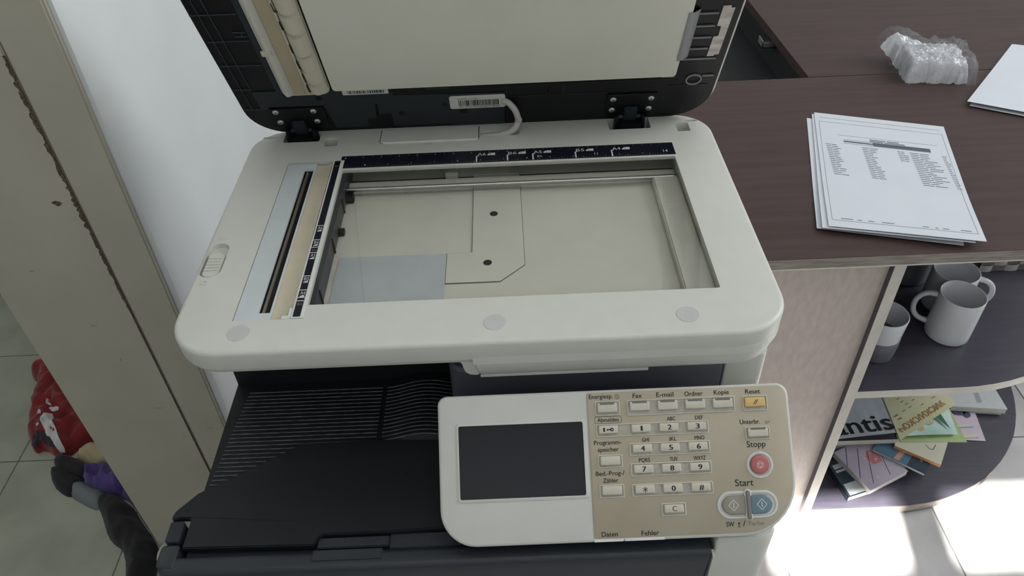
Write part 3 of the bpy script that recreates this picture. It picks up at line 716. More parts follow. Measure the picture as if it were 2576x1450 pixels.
well(372.2, 393.2, 9.2, 22); key(382.2, 14.6, 17, 8.0, mat('key_amber', (222, 188, 118), 0.4))
well(247.2, 342, 27.9, 38.8)
for s in (257.4, 284.9, 308.4, 331.9): key(s, 32.5)
for t0, t1, tk in ((44.5, 55.4, 49.1), (61.2, 72, 66), (78.1, 88.5, 82.5)):
    well(274.4, 342, t0, t1)
    for s in (284.9, 308.2, 331.5): key(s, tk)
well(297.7, 318.2, 94.4, 105.2); key(307.9, 99.1)
well(247.2, 268.1, 53.3, 64.1); key(257.6, 58.2, 16.6, 7.6)
well(247.2, 268.1, 77.6, 88.6); key(257.6, 82.4, 16.6, 7.6)
well(372.2, 393, 34.9, 46); key(382.7, 39.8, 17, 7.6, led=True)
# stop button
B(Fp).plate(lambda i: circle(382.2, -66.6, 11.1 - i, 36), [(0.5, 1.4), (0, 0.9), (0, 0.3)], [(circle(382.2, -66.6, 9.2, 36), 0.8, True)]).build('stop_ring', mat('button_white', (212, 211, 206), 0.45), cpn, smooth=40)
b = B(Fp).plate(lambda i: circle(382.0, -66.4, 8.0 - i, 32), [(3.5, 3.2), (1.0, 3.0), (0.3, 2.6), (0, 1.8), (0, 0.4)])
ring(b, 382.0, -66.5, 2.5, 2.95, 3.3, 1)
tr = [(382.0 + 2.3 * math.cos(R(a)), -66.5 + 2.3 * math.sin(R(a))) for a in (30, 150, 270)]
for i in range(3): stroke(b, *tr[i], *tr[(i + 1) % 3], 0.5, 3.32, 1)
b.build('stop_button', [mat('stop_red', (182, 106, 106), 0.4), mat('print_pink', (230, 200, 196), 0.5)], cpn, smooth=40)
# start buttons
B(Fp).plate(rfn(344, 394.4, -109.6, -87.2, 11.1, 9), [(0.6, 1.5), (0, 0.9), (0, 0.3)], [(rrect(346, 392.4, -107.6, -89.2, 9.1, 9), 0.9, True)]).build('start_frame', mat('button_white', (212, 211, 206), 0.45), cpn, smooth=40)
for (s0, s1, rs, m, c) in ((347.8, 367.6, (8.2, 1, 1, 8.2), mat('start_grey', (150, 145, 132), 0.4), 357.2), (371.2, 389.6, (1, 8.2, 8.2, 1), mat('start_blue', (106, 130, 140), 0.4), 380.6)):
    b = B(Fp).plate(rfn(s0, s1, -106.0, -90.8, rs, 7), [(1.2, 3.0), (0.4, 2.7), (0, 2.0), (0, 0.4)])
    q = [(c, -94.0), (c + 4.1, -98.4), (c, -102.8), (c - 4.1, -98.4)]
    for i in range(4): stroke(b, *q[i], *q[(i + 1) % 4], 0.5, 3.05, 1)
    stroke(b, c, -96.2, c, -100.6, 0.7, 3.05, 1)
    b.build('start_button', [m, INKW], cpn, smooth=40)
B(Fp).plate(rfn(366.6, 372.6, -111.2, -85.8, 2.9, 5), [(0.7, 2.6), (0, 2.1), (0, 0.4)]).build('divider_frame', mat('button_white', (212, 211, 206), 0.45), cpn, smooth=40)
B(Fp).plate(rfn(367.9, 371.3, -110.2, -86.8, 1.6, 5), [(0.8, 4.6), (0, 3.8), (0, 0.4)]).build('divider_bar', mat('divider_grey', (128, 124, 120), 0.4), cpn, smooth=40)
# printing on the panel
t = B(Fp); H = 0.58
for (s, c, tb, w, cap) in (('Energiesp.', 252.8, 6.6, 20.6, 3.3), ('Fax', 283.7, 7.2, 7.8, 3.4), ('E-mail', 307.2, 7.2, 14.8, 3.4), ('Ordner', 331.5, 7.4, 15.7, 3.4), ('Kopie', 355.0, 7.2, 12.9, 3.4), ('Reset', 381.6, 7.6, 12.8, 3.4),
        ('Abmelden', 257.8, 26.2, 18.4, 3.1), ('ABC', 311.0, 27.1, 7.2, 2.8), ('DEF', 334.5, 27.2, 6.6, 2.8), ('GHI', 288.3, 43.8, 5.9, 2.8), ('JKL', 311.1, 43.9, 6.3, 2.8), ('MNO', 333.7, 43.9, 8.3, 2.8), ('PQRS', 286.3, 60.5, 9.4, 2.9), ('TUV', 310.8, 60.6, 6.6, 2.9), ('WXYZ', 332.5, 60.6, 10.3, 2.9),
        ('Programm-', 256.4, 45.0, 23.4, 3.2), ('speicher', 256.6, 50.8, 17.7, 3.2), ('Bed.-Prog-/', 257.0, 70.4, 24.3, 3.2), ('Zähler', 257.0, 76.2, 13.0, 3.2), ('Unterbr.', 377.0, 32.8, 17.2, 3.4), ('Stopp', 380.6, 52.0, 16.0, 4.4), ('Start', 368.0, 83.4, 15.5, 5.0),
        ('SW', 353.6, 115.6, 6.6, 3.4), ('/', 365.2, 115.6, 2.4, 3.8), ('Daten', 253.7, 119.6, 13.5, 3.5), ('Fehler', 287.2, 119.9, 14.7, 3.5)):
    t.text(s, c, -tb, w * 0.98, cap * 1.12, H, 0, 0.0, ((0.16, 0), (0.08, 0.1)))
t.text('Farbe', 375.4, -115.3, 12.2, 3.5, H, 1, 0.0, ((0.16, 0),))
ring(t, 361.0, -113.4, 0.0, 0.9, H); ring(t, 361.0, -115.6, 0.5, 0.9, H)
ring(t, 266.6, -5.4, 1.6, 1.9, H)
for (x0, y0, x1, y1) in ((265.6, -5.0, 266.8, -4.6), (266.4, -6.2, 267.6, -5.8), (389.6, -31.2, 392.4, -31.2), (389.6, -32.6, 392.4, -32.6), (392.4, -32.4, 394.2, -30.6)): stroke(t, x0, y0, x1, y1, 0.35, H)
po = rrect(246.7, 269.2, -27.4, -21.7, 1.2, 4)
for i in range(len(po)): stroke(t, *po[i], *po[(i + 1) % len(po)], 0.3, H)
K = 3.06
for (s, c, tk) in (('1', 284.9, 32.5), ('2', 308.4, 32.5), ('3', 331.9, 32.5), ('4', 284.9, 49.1), ('5', 308.4, 49.1), ('6', 331.6, 49.1), ('7', 284.9, 66), ('8', 308.2, 66), ('9', 331.6, 66), ('0', 308.2, 82.5), ('#', 331.5, 82.5)):
    t.text(s, c + 0.3, -tk - 2.1, 1.25 if s == '1' else (3.8 if s == '#' else 3.1), 4.2, K, 0, 0.0, ((0.22, 0), (0.44, 0)))
for a in (90, 30, 150):
    stroke(t, 285.2 - 2.2 * math.cos(R(a)), -82.7 - 2.4 * math.sin(R(a)), 285.2 + 2.2 * math.cos(R(a)), -82.7 + 2.4 * math.sin(R(a)), 0.55, K)
t.text('C', 308.1, -101.1, 3.4, 4.2, K, 2, 0.0, ((0.22, 0), (0.44, 0)))
for d in (0, 1.4): stroke(t, 380.8 + d, -16.6, 383.4 + d, -12.6, 0.55, K)
ring(t, 253.9, -31.8, 0, 0.9, K); t.flat([(253.4, -32), (254.4, -32), (254.7, -34.2), (253.1, -34.2)], K)
stroke(t, 256.0, -32.6, 259.6, -32.6, 0.9, K); stroke(t, 256.6, -32.6, 256.6, -33.6, 0.6, K); ring(t, 260.4, -32.6, 0.6, 1.5, K)
t.build('lettering', [INK, INKG, INKB], cpn, smooth=0, recalc=False)['kind'] = 'stuff'
B(Fp).plate(lambda i: circle(304.4, -49.4, 0.55 - i, 10), [(0.3, 3.5), (0, 3.2), (0, 2.9)]).build('braille_dot', KEYM, cpn)

# ---- low cabinet the copier stands on
stand = empty('printer_cabinet', (150, -150, -870), 'plain low cabinet under the copier hidden below its black front', 'cabinet')
B().box(-105, 392, -370, 84, -840, -416).build('carcass', PLG, stand, bev=2)
for x0, x1 in ((-103, 142), (145, 390)):
    d = B().box(x0, x1, -388, -371, -836, -420).build('door', PLG, stand, bev=2)
    xh = x1 - 20 if x0 < 0 else x0 + 20
    B().tube([(xh, -398, -560), (xh, -398, -660)], 4, 10).build('handle', CHROME, d)
for x in (-90, 375):
    for y in (-350, 60): B().lathe([(18, -870), (20, -862), (14, -840)], x, y, 16).build('foot', BLK, stand)

# ================================================================== things on the counter
def psheet(b, c, nu, nv, zf, th=0.35, m=0):
    # c = four corners (back-left, back-right, front-right, front-left); u runs right, v runs to the front
    def P(u, v, d=0.0):
        x = (c[0][0] * (1 - u) + c[1][0] * u) * (1 - v) + (c[3][0] * (1 - u) + c[2][0] * u) * v
        y = (c[0][1] * (1 - u) + c[1][1] * u) * (1 - v) + (c[3][1] * (1 - u) + c[2][1] * u) * v
        return (x, y, zf(u, v) + d)
    b.grid(nu, nv, lambda u, v: P(u, v, th), m)
    b.grid(nu, nv, lambda u, v: P(u, v, 0), m)
    for k in range(nu):
        for v in (0, 1): b.add([P(k / nu, v), P((k + 1) / nu, v), P((k + 1) / nu, v, th), P(k / nu, v, th)], [(0, 1, 2, 3)], m)
    for k in range(nv):
        for u in (0, 1): b.add([P(u, k / nv), P(u, (k + 1) / nv), P(u, (k + 1) / nv, th), P(u, k / nv, th)], [(0, 1, 2, 3)], m)
    return P
def pline(b, P, u0, u1, v, w, m, th=0.42, n=6, v1=None):
    v1 = v if v1 is None else v1
    for k in range(n):
        a, c = u0 + (u1 - u0) * k / n, u0 + (u1 - u0) * (k + 1) / n
        va, vc = v + (v1 - v) * k / n, v + (v1 - v) * (k + 1) / n
        if u0 != u1: b.add([P(a, va - w / 2, th), P(c, vc - w / 2, th), P(c, vc + w / 2, th), P(a, va + w / 2, th)], [(0, 1, 2, 3)], m)
        else: b.add([P(a - w / 2, va, th), P(c - w / 2, vc, th), P(c + w / 2, vc, th), P(a + w / 2, va, th)], [(0, 1, 2, 3)], m)
def wave(amp): return lambda u, v: -209.9 + amp * (0.10 + 0.9 * v ** 2.2) * (0.55 + 0.45 * u) + 1.4 * math.sin(v * 5.0) ** 2 * v
zt = wave(11.0)
top_c = [(704.5, 443.5), (894.8, 377.6), (808.5, 64.0), (619.5, 118.5)]
b = B(); P = psheet(b, top_c, 16, 24, lambda u, v: zt(u, v) + 2.2)
rnd = random.Random(11)
for (u0, u1, v) in ((0.04, 0.96, 0.045), (0.03, 0.97, 0.95)): pline(b, P, u0, u1, v, 0.003, 1)
pline(b, P, 0.03, 0.97, 0.085, 0.003, 1)
for u in (0.03, 0.965): pline(b, P, u, u, 0.085, 0.003, 1, v1=0.95, n=16)
pline(b, P, 0.16, 0.90, 0.205, 0.0028, 1)
pline(b, P, 0.20, 0.42, 0.262, 0.012, 2); pline(b, P, 0.42, 0.84, 0.262, 0.030, 2); pline(b, P, 0.2, 0.84, 0.246, 0.003, 2); pline(b, P, 0.2, 0.84, 0.28, 0.003, 2); pline(b, P, 0.22, 0.36, 0.262, 0.008, 1)
for (u0, u1, v) in ((0.40, 0.52, 0.222), (0.53, 0.62, 0.222), (0.40, 0.50, 0.236), (0.51, 0.66, 0.236)): pline(b, P, u0, u1, v, 0.008, 2, n=3)
for (c0, c1, n0, n1) in ((0.06, 0.17, 0, 17), (0.33, 0.45, 0, 17), (0.59, 0.66, 0, 6), (0.68, 0.88, 0, 18), (0.91, 0.95, 0, 18)):
    for k in range(n0, n1):
        v = 0.305 + k * 0.0165
        w = (c1 - c0) * rnd.uniform(0.55, 1.0)
        pline(b, P, c0 + k * 0.002, c0 + k * 0.002 + w * 0.45, v, 0.0062, 1, n=2); pline(b, P, c0 + k * 0.002 + w * 0.5, c0 + k * 0.002 + w, v, 0.0062, 1, n=2)
for (u0, u1) in ((0.09, 0.17), (0.2, 0.23), (0.27, 0.31), (0.36, 0.44), (0.62, 0.66), (0.70, 0.72), (0.75, 0.79), (0.86, 0.93)): pline(b, P, u0, u1, 0.935, 0.006, 1, n=2)
pp1 = b.build('printed_page', [PAPER, PRINT, PRINTD], origin=(757, 250, -210), smooth=50)
tag(pp1, 'top printed sheet with a font table and a grey bar, curled at its front corner', 'paper', 'printed sheets on the counter')
b = B(); psheet(b, [(700, 441), (890, 376), (796, 66), (611, 118)], 12, 16, lambda u, v: wave(9.0)(u, v) + 1.1)
tag(b.build('printed_page', PAPER, origin=(750, 250, -210), smooth=50), 'white sheet just under the printed font table, peeking out at its left front', 'paper', 'printed sheets on the counter')
b = B(); psheet(b, [(688.3, 430), (880, 366), (785, 70), (606, 123)], 12, 16, lambda u, v: wave(3.0)(u, v))
tag(b.build('printed_page', PAPER, origin=(740, 250, -210), smooth=50), 'lowest white sheet of the printed pile, sticking out along its left side', 'paper', 'printed sheets on the counter')
# loose sheets at the right edge of the counter
zb = lambda a: (lambda u, v: -209.9 + a * ((1 - u) * 0.35 + v) ** 2 * 2.0)
b = B(); psheet(b, [(1158.7, 674.7), (1345, 600), (1180, 330), (964, 448)], 12, 16, lambda u, v: zb(2.2)(u, v) + 0.8)
tag(b.build('loose_page', PAPER, origin=(1160, 520, -210), smooth=50), 'blank white sheet lying across the desk joint at the right', 'paper', 'blank sheets at the right')
b = B(); psheet(b, [(1165, 672), (1350, 596), (1176, 322), (968, 444)], 12, 16, lambda u, v: zb(0.7)(u, v))
tag(b.build('loose_page', PAPER, origin=(1160, 515, -210), smooth=50), 'second blank sheet just below the one lying across the desk joint', 'paper', 'blank sheets at the right')

# packet wrapped in plastic film
pk = empty('wrapped_packet', (965, 600, -210), 'small packet wrapped in crumpled clear plastic film on the dark desk', 'packet')
PKM = mat('packet_contents', (206, 206, 206), 0.6, (176, 174, 178), 34, (2.2, 0.3, 0.3), 3)
base = [(910, 545), (990, 532), (1003, 600), (922, 613)]
b = B().hexa([(p[0], p[1], -209.5) for p in base], [(p[0] + 2, p[1] + 2, -184) for p in base]); b.build('bundle', PKM, pk, bev=3, seg=2)
def film(poly, seed, amp, top_z, ear):
    cxp = sum(p[0] for p in poly) / 4; cyp = sum(p[1] for p in poly) / 4
    def fn(u, v):
        a, c = u * 2 - 1, v * 2 - 1
        m_ = max(abs(a), abs(c)); e = max(0.0, (m_ - 0.80) / 0.20)
        x = (poly[0][0] * (1 - u) + poly[1][0] * u) * (1 - v) + (poly[3][0] * (1 - u) + poly[2][0] * u) * v
        y = (poly[0][1] * (1 - u) + poly[1][1] * u) * (1 - v) + (poly[3][1] * (1 - u) + poly[2][1] * u) * v
        n_ = noise.noise(Vector((u * 7 + seed, v * 7, seed))) + 0.7 * noise.noise(Vector((u * 17, v * 17 + seed, 3.3))) + 0.4 * noise.noise(Vector((u * 34, v * 34, seed)))
        z = top_z - (top_z + 209.4) * e ** 2.2 + amp * n_ * (1 - e * 0.5)
        ea = max(0.0, v - 0.62) * max(0.0, 0.45 - u) * ear
        return (x + n_ * 3 * e - ea * 0.9, y + n_ * 3 * e + ea * 0.6, max(z + ea * 1.2, -209.3))
    return fn
FILM = clear('plastic_film', 1.9, (0.96, 0.96, 0.97, 1), 0.10, 0.6, 140)
FILMW = mat('bubble_film', (238, 238, 240), 0.14, (212, 213, 217), 70, bump=0.7, bscale=170, coat=0.8)
B().grid(60, 60, film([(899, 539), (1000, 523), (1018, 612), (908, 634)], 1.7, 5.0, -172, 120)).build('inner_film', FILMW, pk, smooth=18, recalc=False)
B().grid(60, 60, film([(893, 534), (1016, 520), (1034, 618), (906, 652)], 5.1, 7.0, -166, 130)).build('outer_film', FILM, pk, smooth=0, recalc=False)

# ================================================================== mugs and basket on the upper shelf
def mug(x, y, r, h, hang, label, taper=0.0, floor_z=-504.0, m=MUGM, dark=None):
    o = empty('mug', (x, y, floor_z), label, 'mug', 'mugs on the upper shelf'); z = floor_z
    t = 2.6; rb_ = r - taper
    prof = [(rb_ - 5, z + 0.4), (rb_ - 4, z + 0.2), (rb_ - 1.2, z + 1.2), (rb_, z + 4)] + [(rb_ + taper * k / 6, z + 4 + (h - 5.5) * k / 6) for k in range(1, 7)]
    prof += [(r - 0.3, z + h - 0.5), (r - t / 2, z + h), (r - t + 0.2, z + h - 0.5), (r - t, z + h - 2)] + [(r - t - taper * k / 6, z + h - 2 - (h - 9) * k / 6) for k in range(1, 7)] + [(rb_ - t - 3, z + 5), (1, z + 4.6)]
    B().lathe(prof, x, y, 56).build('cup', m, o, smooth=50)
    if hang is not None:
        ca, sa = math.cos(R(hang)), math.sin(R(hang)); path = []
        for k in range(17):
            a = R(100 - 200.0 * k / 16)
            d = r - 2.5 + 30 * max(0.0, math.cos(a)) ** 0.7 - taper * 0.5
            path.append((x + ca * d, y + sa * d, z + h * 0.52 + h * 0.34 * math.sin(a)))
        b = B(); b.tube(path, [4.6 if 1 < k < 15 else 5.4 for k in range(17)], 12); b.build('handle', m, o, smooth=60)
    return o
mug(918.2, 199, 35.8, 88.8, 152, 'white mug at the front with window light shining on its side')
mug(945, 272.5, 37.8, 78, -22, 'white mug standing right behind the front one with its handle to the right')
mug(781, 165, 34, 86, None, 'white mug with a grey band half hidden by the pale upright edge', taper=4)
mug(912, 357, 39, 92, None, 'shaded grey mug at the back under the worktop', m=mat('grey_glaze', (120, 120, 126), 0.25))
mz = bpy.data.objects['mug.002']
B().lathe([(31.2, -502), (32.35, -492), (33.0, -462), (32.5, -461.5), (29.5, -462)], 781, 165, 48).build('grey_band', mat('grey_band_glaze', (112, 112, 120), 0.25), mz, smooth=50)

bk = empty('woven_basket', (1150, 400, -504), 'pale woven basket at the back right of the mug shelf', 'basket')
WV1 = mat('weave_pale', (190, 186, 180), 0.6); WV2 = mat('weave_grey', (128, 120, 116), 0.6)
B().box(1052, 1262, 356, 470, -503.5, -500).build('base', WV2, bk)
for row in range(4):
    for k in range(9):
        x0 = 1046 + k * 24; z0 = -503.5 + row * 15; off = (row + k) % 2
        b = B(); b.grid(6, 3, lambda u, v, x0=x0, z0=z0, off=off: (x0 + u * 24, 352 - (3.2 if off == 0 else 0.6) * math.sin(math.pi * u), z0 + v * 15 + 1.0 * math.sin(math.pi * u)))
        b.build('weave_strip', WV1 if off == 0 else WV2, bk, recalc=False)
B().box(1048, 1262, 353.5, 358, -503.5, -446).box(1048, 1052, 356, 470, -503.5, -446).box(1048, 1262, 466, 470, -503.5, -446).build('liner', WV2, bk)
B().tube([(1046, 353, -444), (1264, 353, -444)], 4.5, 10).build('rim', WV1, bk)

# ================================================================== books and leaflets on the lowest shelf
SZ = -845.0
PAGES = mat('page_edges', (214, 210, 200), 0.7, (196, 192, 182), 900, (0.2, 0.2, 6))
def para(a, b_, c):                       # fourth corner of a parallelogram a-b-c
    return (a[0] + c[0] - b_[0], a[1] + c[1] - b_[1])
def book(name, pts, z0, z1, cover, label, cat='book', group=None, spine=None, deco=None, cover_th=0.7):
    cx = sum(p[0] for p in pts) / len(pts); cy = sum(p[1] for p in pts) / len(pts)
    o = empty(name, (cx, cy, z0), label, cat, group)
    shr = [(cx + (p[0] - cx) * 0.985, cy + (p[1] - cy) * 0.985) for p in pts]
    B().prism(shr, z0 + cover_th, z1 - cover_th).build('pages', PAGES, o)
    B().prism(pts, z0, z0 + cover_th).build('back_cover', cover, o)
    B().prism(pts, z1 - cover_th, z1).build('front_cover', cover, o)
    if spine is not None:
        a, b_, m = spine
        d = Vector((b_[0] - a[0], b_[1] - a[1])).normalized(); n_ = (d.y * 0.9, -d.x * 0.9)
        B().prism([(a[0], a[1]), (b_[0], b_[1]), (b_[0] + n_[0], b_[1] + n_[1]), (a[0] + n_[0], a[1] + n_[1])], z0, z1).build('spine', m, o)
    if deco: deco(o, z1)
    return o
def lerp(a, b_, t): return (a[0] + (b_[0] - a[0]) * t, a[1] + (b_[1] - a[1]) * t)
def quv(p):                                # unit square -> quad p0 p1 p2 p3
    return lambda u, v: lerp(lerp(p[0], p[1], u), lerp(p[3], p[2], u), v)
def mark(o, name, pts, z, m): return B().flat(pts, z + 0.12).build(name, m, o, smooth=0)
DKB = mat('slate_cover', (56, 68, 78), 0.4); PALE = mat('pale_cover', (204, 208, 208), 0.45)
# grey-and-white hardback at the front
g = [(797.6, 93.8), (850, 109), (836, 190), (783, 174)]
def dg_(o, z):
    f = quv(g)
    mark(o, 'white_block', [f(0.10, 0.03), f(0.9, 0.03), f(0.9, 0.34), f(0.10, 0.34)], z, PALE)
    mark(o, 'white_block', [f(0.12, 0.66), f(0.8, 0.66), f(0.8, 0.88), f(0.12, 0.88)], z, PALE)
    mark(o, 'dark_line', [f(0.10, 0.72), f(0.8, 0.74), f(0.8, 0.77), f(0.10, 0.75)], z + 0.05, INK)
book('hardback_book', g, SZ + 0.1, -831, DKB, 'slate and white book, front-most and lowest of the pile on the bottom shelf', group='books on the bottom shelf', spine=(g[0], g[3], DKB), deco=dg_)
# purple cover with dark lines
LIL = mat('lilac_cover', (178, 168, 182), 0.3, (188, 178, 190), 20)
p4 = [(837.6, 98.3), (925, 138), (886, 228), (798.7, 188)]
def dp_(o, z):
    f = quv(p4); wh = mat('print_white2', (214, 208, 216), 0.5); pk_ = mat('print_rose', (190, 120, 126), 0.4)
    for (u0, v0, u1, v1) in ((0.03, 0.30, 0.50, 0.86), (0.18, 0.10, 0.62, 0.72), (0.62, 0.10, 0.80, 0.50), (0.0, 0.62, 0.30, 0.98)):
        a, c = f(u0, v0), f(u1, v1); b = B(); stroke(b, a[0], a[1], c[0], c[1], 1.1, z + 0.15); b.build('dark_line', INK, o, smooth=0)
    mark(o, 'rose_patch', [f(0.5, 0.42), f(0.72, 0.40), f(0.80, 0.62), f(0.62, 0.74), f(0.48, 0.62)], z, pk_)
    rr_ = random.Random(4)
    b = B()
    for k in range(22):
        c = f(rr_.uniform(0.05, 0.7), rr_.uniform(0.1, 0.8)); q = rr_.uniform(0.5, 2.6); b.flat([(c[0] + q * math.cos(a), c[1] + 0.7 * q * math.sin(a)) for a in (0, 1, 2, 3, 4.2, 5.3)], z + 0.14)
    b.build('blossom_print', wh, o, smooth=0)['kind'] = 'stuff'
book('softcover_book', p4, -830.8, -818, LIL, 'lilac softcover book with dark lines and white blossom specks on its cover', group='books on the bottom shelf', deco=dp_)
# blue book
BLU = mat('blue_cover', (84, 116, 140), 0.35, (96, 126, 146), 18)
q4 = [(949.1, 125.5), (977, 157), (905, 222), (873.2, 187.4)]
def dq_(o, z):
    f = quv(q4)
    mark(o, 'dark_end', [f(0, 0), f(1, 0), f(1, 0.34), f(0, 0.34)], z, mat('navy_print', (58, 70, 84), 0.35))
    mark(o, 'figure_print', [f(0.05, 0.5), f(0.8, 0.46), f(0.8, 0.56), f(0.05, 0.6)], z, mat('skin_print', (196, 150, 130), 0.5))
    b = B(); b.text('5', *f(0.6, 0.14), 4, 5, z + 0.16); b.build('cover_number', INKW, o, smooth=0)
book('softcover_book', q4, -817.8, -812, BLU, 'blue softcover book with a dark navy end poking out under the cream envelope', group='books on the bottom shelf', deco=dq_)
# cream book with an orange edge
CRM = mat('cream_cover', (214, 210, 190), 0.55, (205, 202, 180), 14)
r4 = [(984.1, 139.7), (1019.3, 189.5), (955, 262), (915, 189)]
def dr_(o, z):
    b = B()
    for (x0, y0, x1, y1) in ((975, 188, 978, 178), (978, 178, 984, 175), (984, 175, 994, 186)): stroke(b, x0, y0, x1, y1, 1.6, z + 0.14)
    b.build('pen_tick', PRINTD, o, smooth=0)
book('cream_booklet', r4, -811.8, -804.5, CRM, 'cream booklet with an orange edge and a dark tick, sticking out under the green leaflet', 'booklet', 'books on the bottom shelf', spine=(r4[3], r4[0], mat('orange_edge', (214, 160, 112), 0.5)), deco=dr_)
# filler pile that carries the upper leaflets, mostly hidden
book('softcover_book', [(745, 200), (905, 206), (880, 330), (735, 322)], SZ + 0.1, -806, PALE, 'pale thick book behind the pile that carries the black book', group='books on the bottom shelf')
bb = [(760, 196.5), (919.9, 195.2), (921, 320), (762, 322)]
o = empty('black_book', (840, 260, -805.8), 'black book with a thick white front edge under the grey magazine', 'book', 'books on the bottom shelf')
B().prism(bb, -805.8, -793.4).build('pages', EDGEW, o); B().prism(bb, -793.4, -792.6).build('front_cover', mat('near_black_cover', (50, 48, 54), 0.4), o)
# grey magazine with big lettering
GM = mat('grey_magazine', (212, 218, 222), 0.35, (184, 194, 200), 9, (3, 0.6, 1))
m4 = [(790, 200), (932.1, 211), (933.2, 345), (790, 345)]
o = empty('magazine', (860, 275, -792.4), 'grey magazine with large black letters ending in tis lying on the black book', 'magazine')
b = B(); psheet(b, [(790, 345), (935, 345), (932.1, 211), (790, 199)], 10, 6, lambda u, v: -792.3 + 0.6 * math.sin(u * 5), 2.2); b.build('cover', GM, o)
b = B(); b.text('antis', 862, 211.5, 122, 40, -789.0, 0, 0.09, ((1.0, 0), (2.0, 0), (1.0, 1.0))); b.build('lettering', INK, o, smooth=0)
# green folded leaflet
GRN = mat('green_leaflet', (222, 238, 238), 0.35, (150, 206, 176), 6, (1.5, 1, 1), lo=0.4, hi=0.7); GRP = mat('leaflet_underside', (176, 196, 140), 0.45)
l4 = [(928.6, 195.4), (1056.6, 188.8), (1060, 275), (950, 300)]
o = empty('folded_leaflet', (990, 230, -804.3), 'white and green folded leaflet with a dark green pointed leaf, under the yellowish menu', 'leaflet')
b = B(); psheet(b, [l4[3], l4[2], l4[1], l4[0]], 10, 8, lambda u, v: -804.2 + 0.2 * v, 0.4); b.build('lower_fold', GRP, o)
b = B(); psheet(b, [l4[3], (1058, 278), (1043, 203), (938, 203)], 10, 8, lambda u, v: -803.6 + 9.0 * v * (1 - 0.3 * u) + 2 * math.sin(u * 3) * v, 0.4); b.build('upper_fold', GRN, o)
b = B(); b.flat([(1013, 252), (1029, 258), (1032, 214)], -793.0); b.build('leaf_print', mat('leaf_green', (70, 120, 92), 0.4), o, smooth=0)
b = B(); b.flat(circle(975, 222, 8, 14, 9), -794.2); ring(b, 1000, 236, 5, 8, -794.2); b.build('ornament_print', mat('print_ochre', (206, 190, 136), 0.5), o, smooth=0)
# yellowish menu lying upside down
YM = mat('menu_paper', (222, 222, 182), 0.4, (208, 206, 162), 8)
y4 = [(921.4, 189.4), (1067.8, 272.7), (1068, 330), (931.7, 330)]
o = empty('menu_sheet', (1000, 270, -792), 'yellow-green menu sheet with brown lettering lying upside down over the leaflets', 'menu')
yv = [(931.7, 330), (1068, 330), (1067.8, 272.7), (921.4, 189.4)]
b = B(); Py = psheet(b, yv, 10, 8, lambda u, v: -789.5 + 1.2 * math.sin(u * 4), 0.5); b.build('sheet', YM, o)
ang = math.atan2(272.7 - 189.4, 1067.8 - 921.4)
b = B(); b.text('УИСКИ/СКОЧ', 984, 250.5, 132, 12.5, -787.2, 0, ang + math.pi, ((0.5, 0), (0, 0.5))); b.build('lettering', mat('ink_rust', (176, 126, 84), 0.6), o, smooth=0)
b = B(); rr_ = random.Random(9)
for k in range(6):
    for j in range(7):
        u = 0.06 + j * 0.13 + rr_.uniform(0, 0.05); d = 34 + k * 9
        x = 925 + u * 140 - d * math.sin(ang); y = 192 + u * 80 + d * math.cos(ang)
        if y < 326 and inside((x - 2, y), yv) and inside((x + 10, y + 5), yv) and (j < 2 or rr_.random() < 0.45): stroke(b, x, y, x + 9 * math.cos(ang), y + 9 * math.sin(ang), 2.6 if j < 2 else 1.6, -787.4)
b.build('small_print', mat('ink_olive', (120, 124, 92), 0.6), o, smooth=0)['kind'] = 'stuff'
# pink and white leaflets and the white catalogue at the right
k4 = [(1132.8, 295.5), (1121.9, 218), (1060, 226), (1065, 310)]
o = empty('pink_leaflet', (1095, 262, SZ), 'pale pink leaflet with a dark blue blot at the right of the pile', 'leaflet')
b = B(); psheet(b, [k4[3], k4[0], k4[1], k4[2]], 8, 8, lambda u, v: SZ + 6.0 - 5.5 * v * 0.9, 1.2); b.build('sheet', mat('pink_paper', (206, 190, 204), 0.45), o)
b = B(); b.flat(circle(1099, 291, 14, 14, 9), -836.5); b.flat(circle(1112, 284, 7, 12, 9), -836.5); b.build('blot_print', mat('ink_navy', (62, 70, 92), 0.5), o, smooth=0)
B().box(1068, 1112, 252, 258, -840.5, -837.6).build('label_strip', PALE, o); B().box(1078, 1110, 226, 234, -843, -840).build('label_strip', CRM, o)
w4 = [(1189.1, 279.7), (1192, 360), (1085, 375), (1080, 294)]
book('white_catalogue', w4, -836, -822, PALE, 'white catalogue with a thick page block, furthest right on the bottom shelf', 'catalogue', 'books on the bottom shelf', deco=lambda o, z: mark(o, 'grey_mark', [(1135, 300), (1146, 300), (1156, 350), (1146, 352)], z, mat('soft_grey_print', (160, 166, 172), 0.5)))
book('softcover_book', [(1082, 298), (1186, 284), (1188, 362), (1086, 376)], SZ + 0.1, -836.2, PALE, 'thin pale booklet lying beneath the white catalogue', group='books on the bottom shelf')

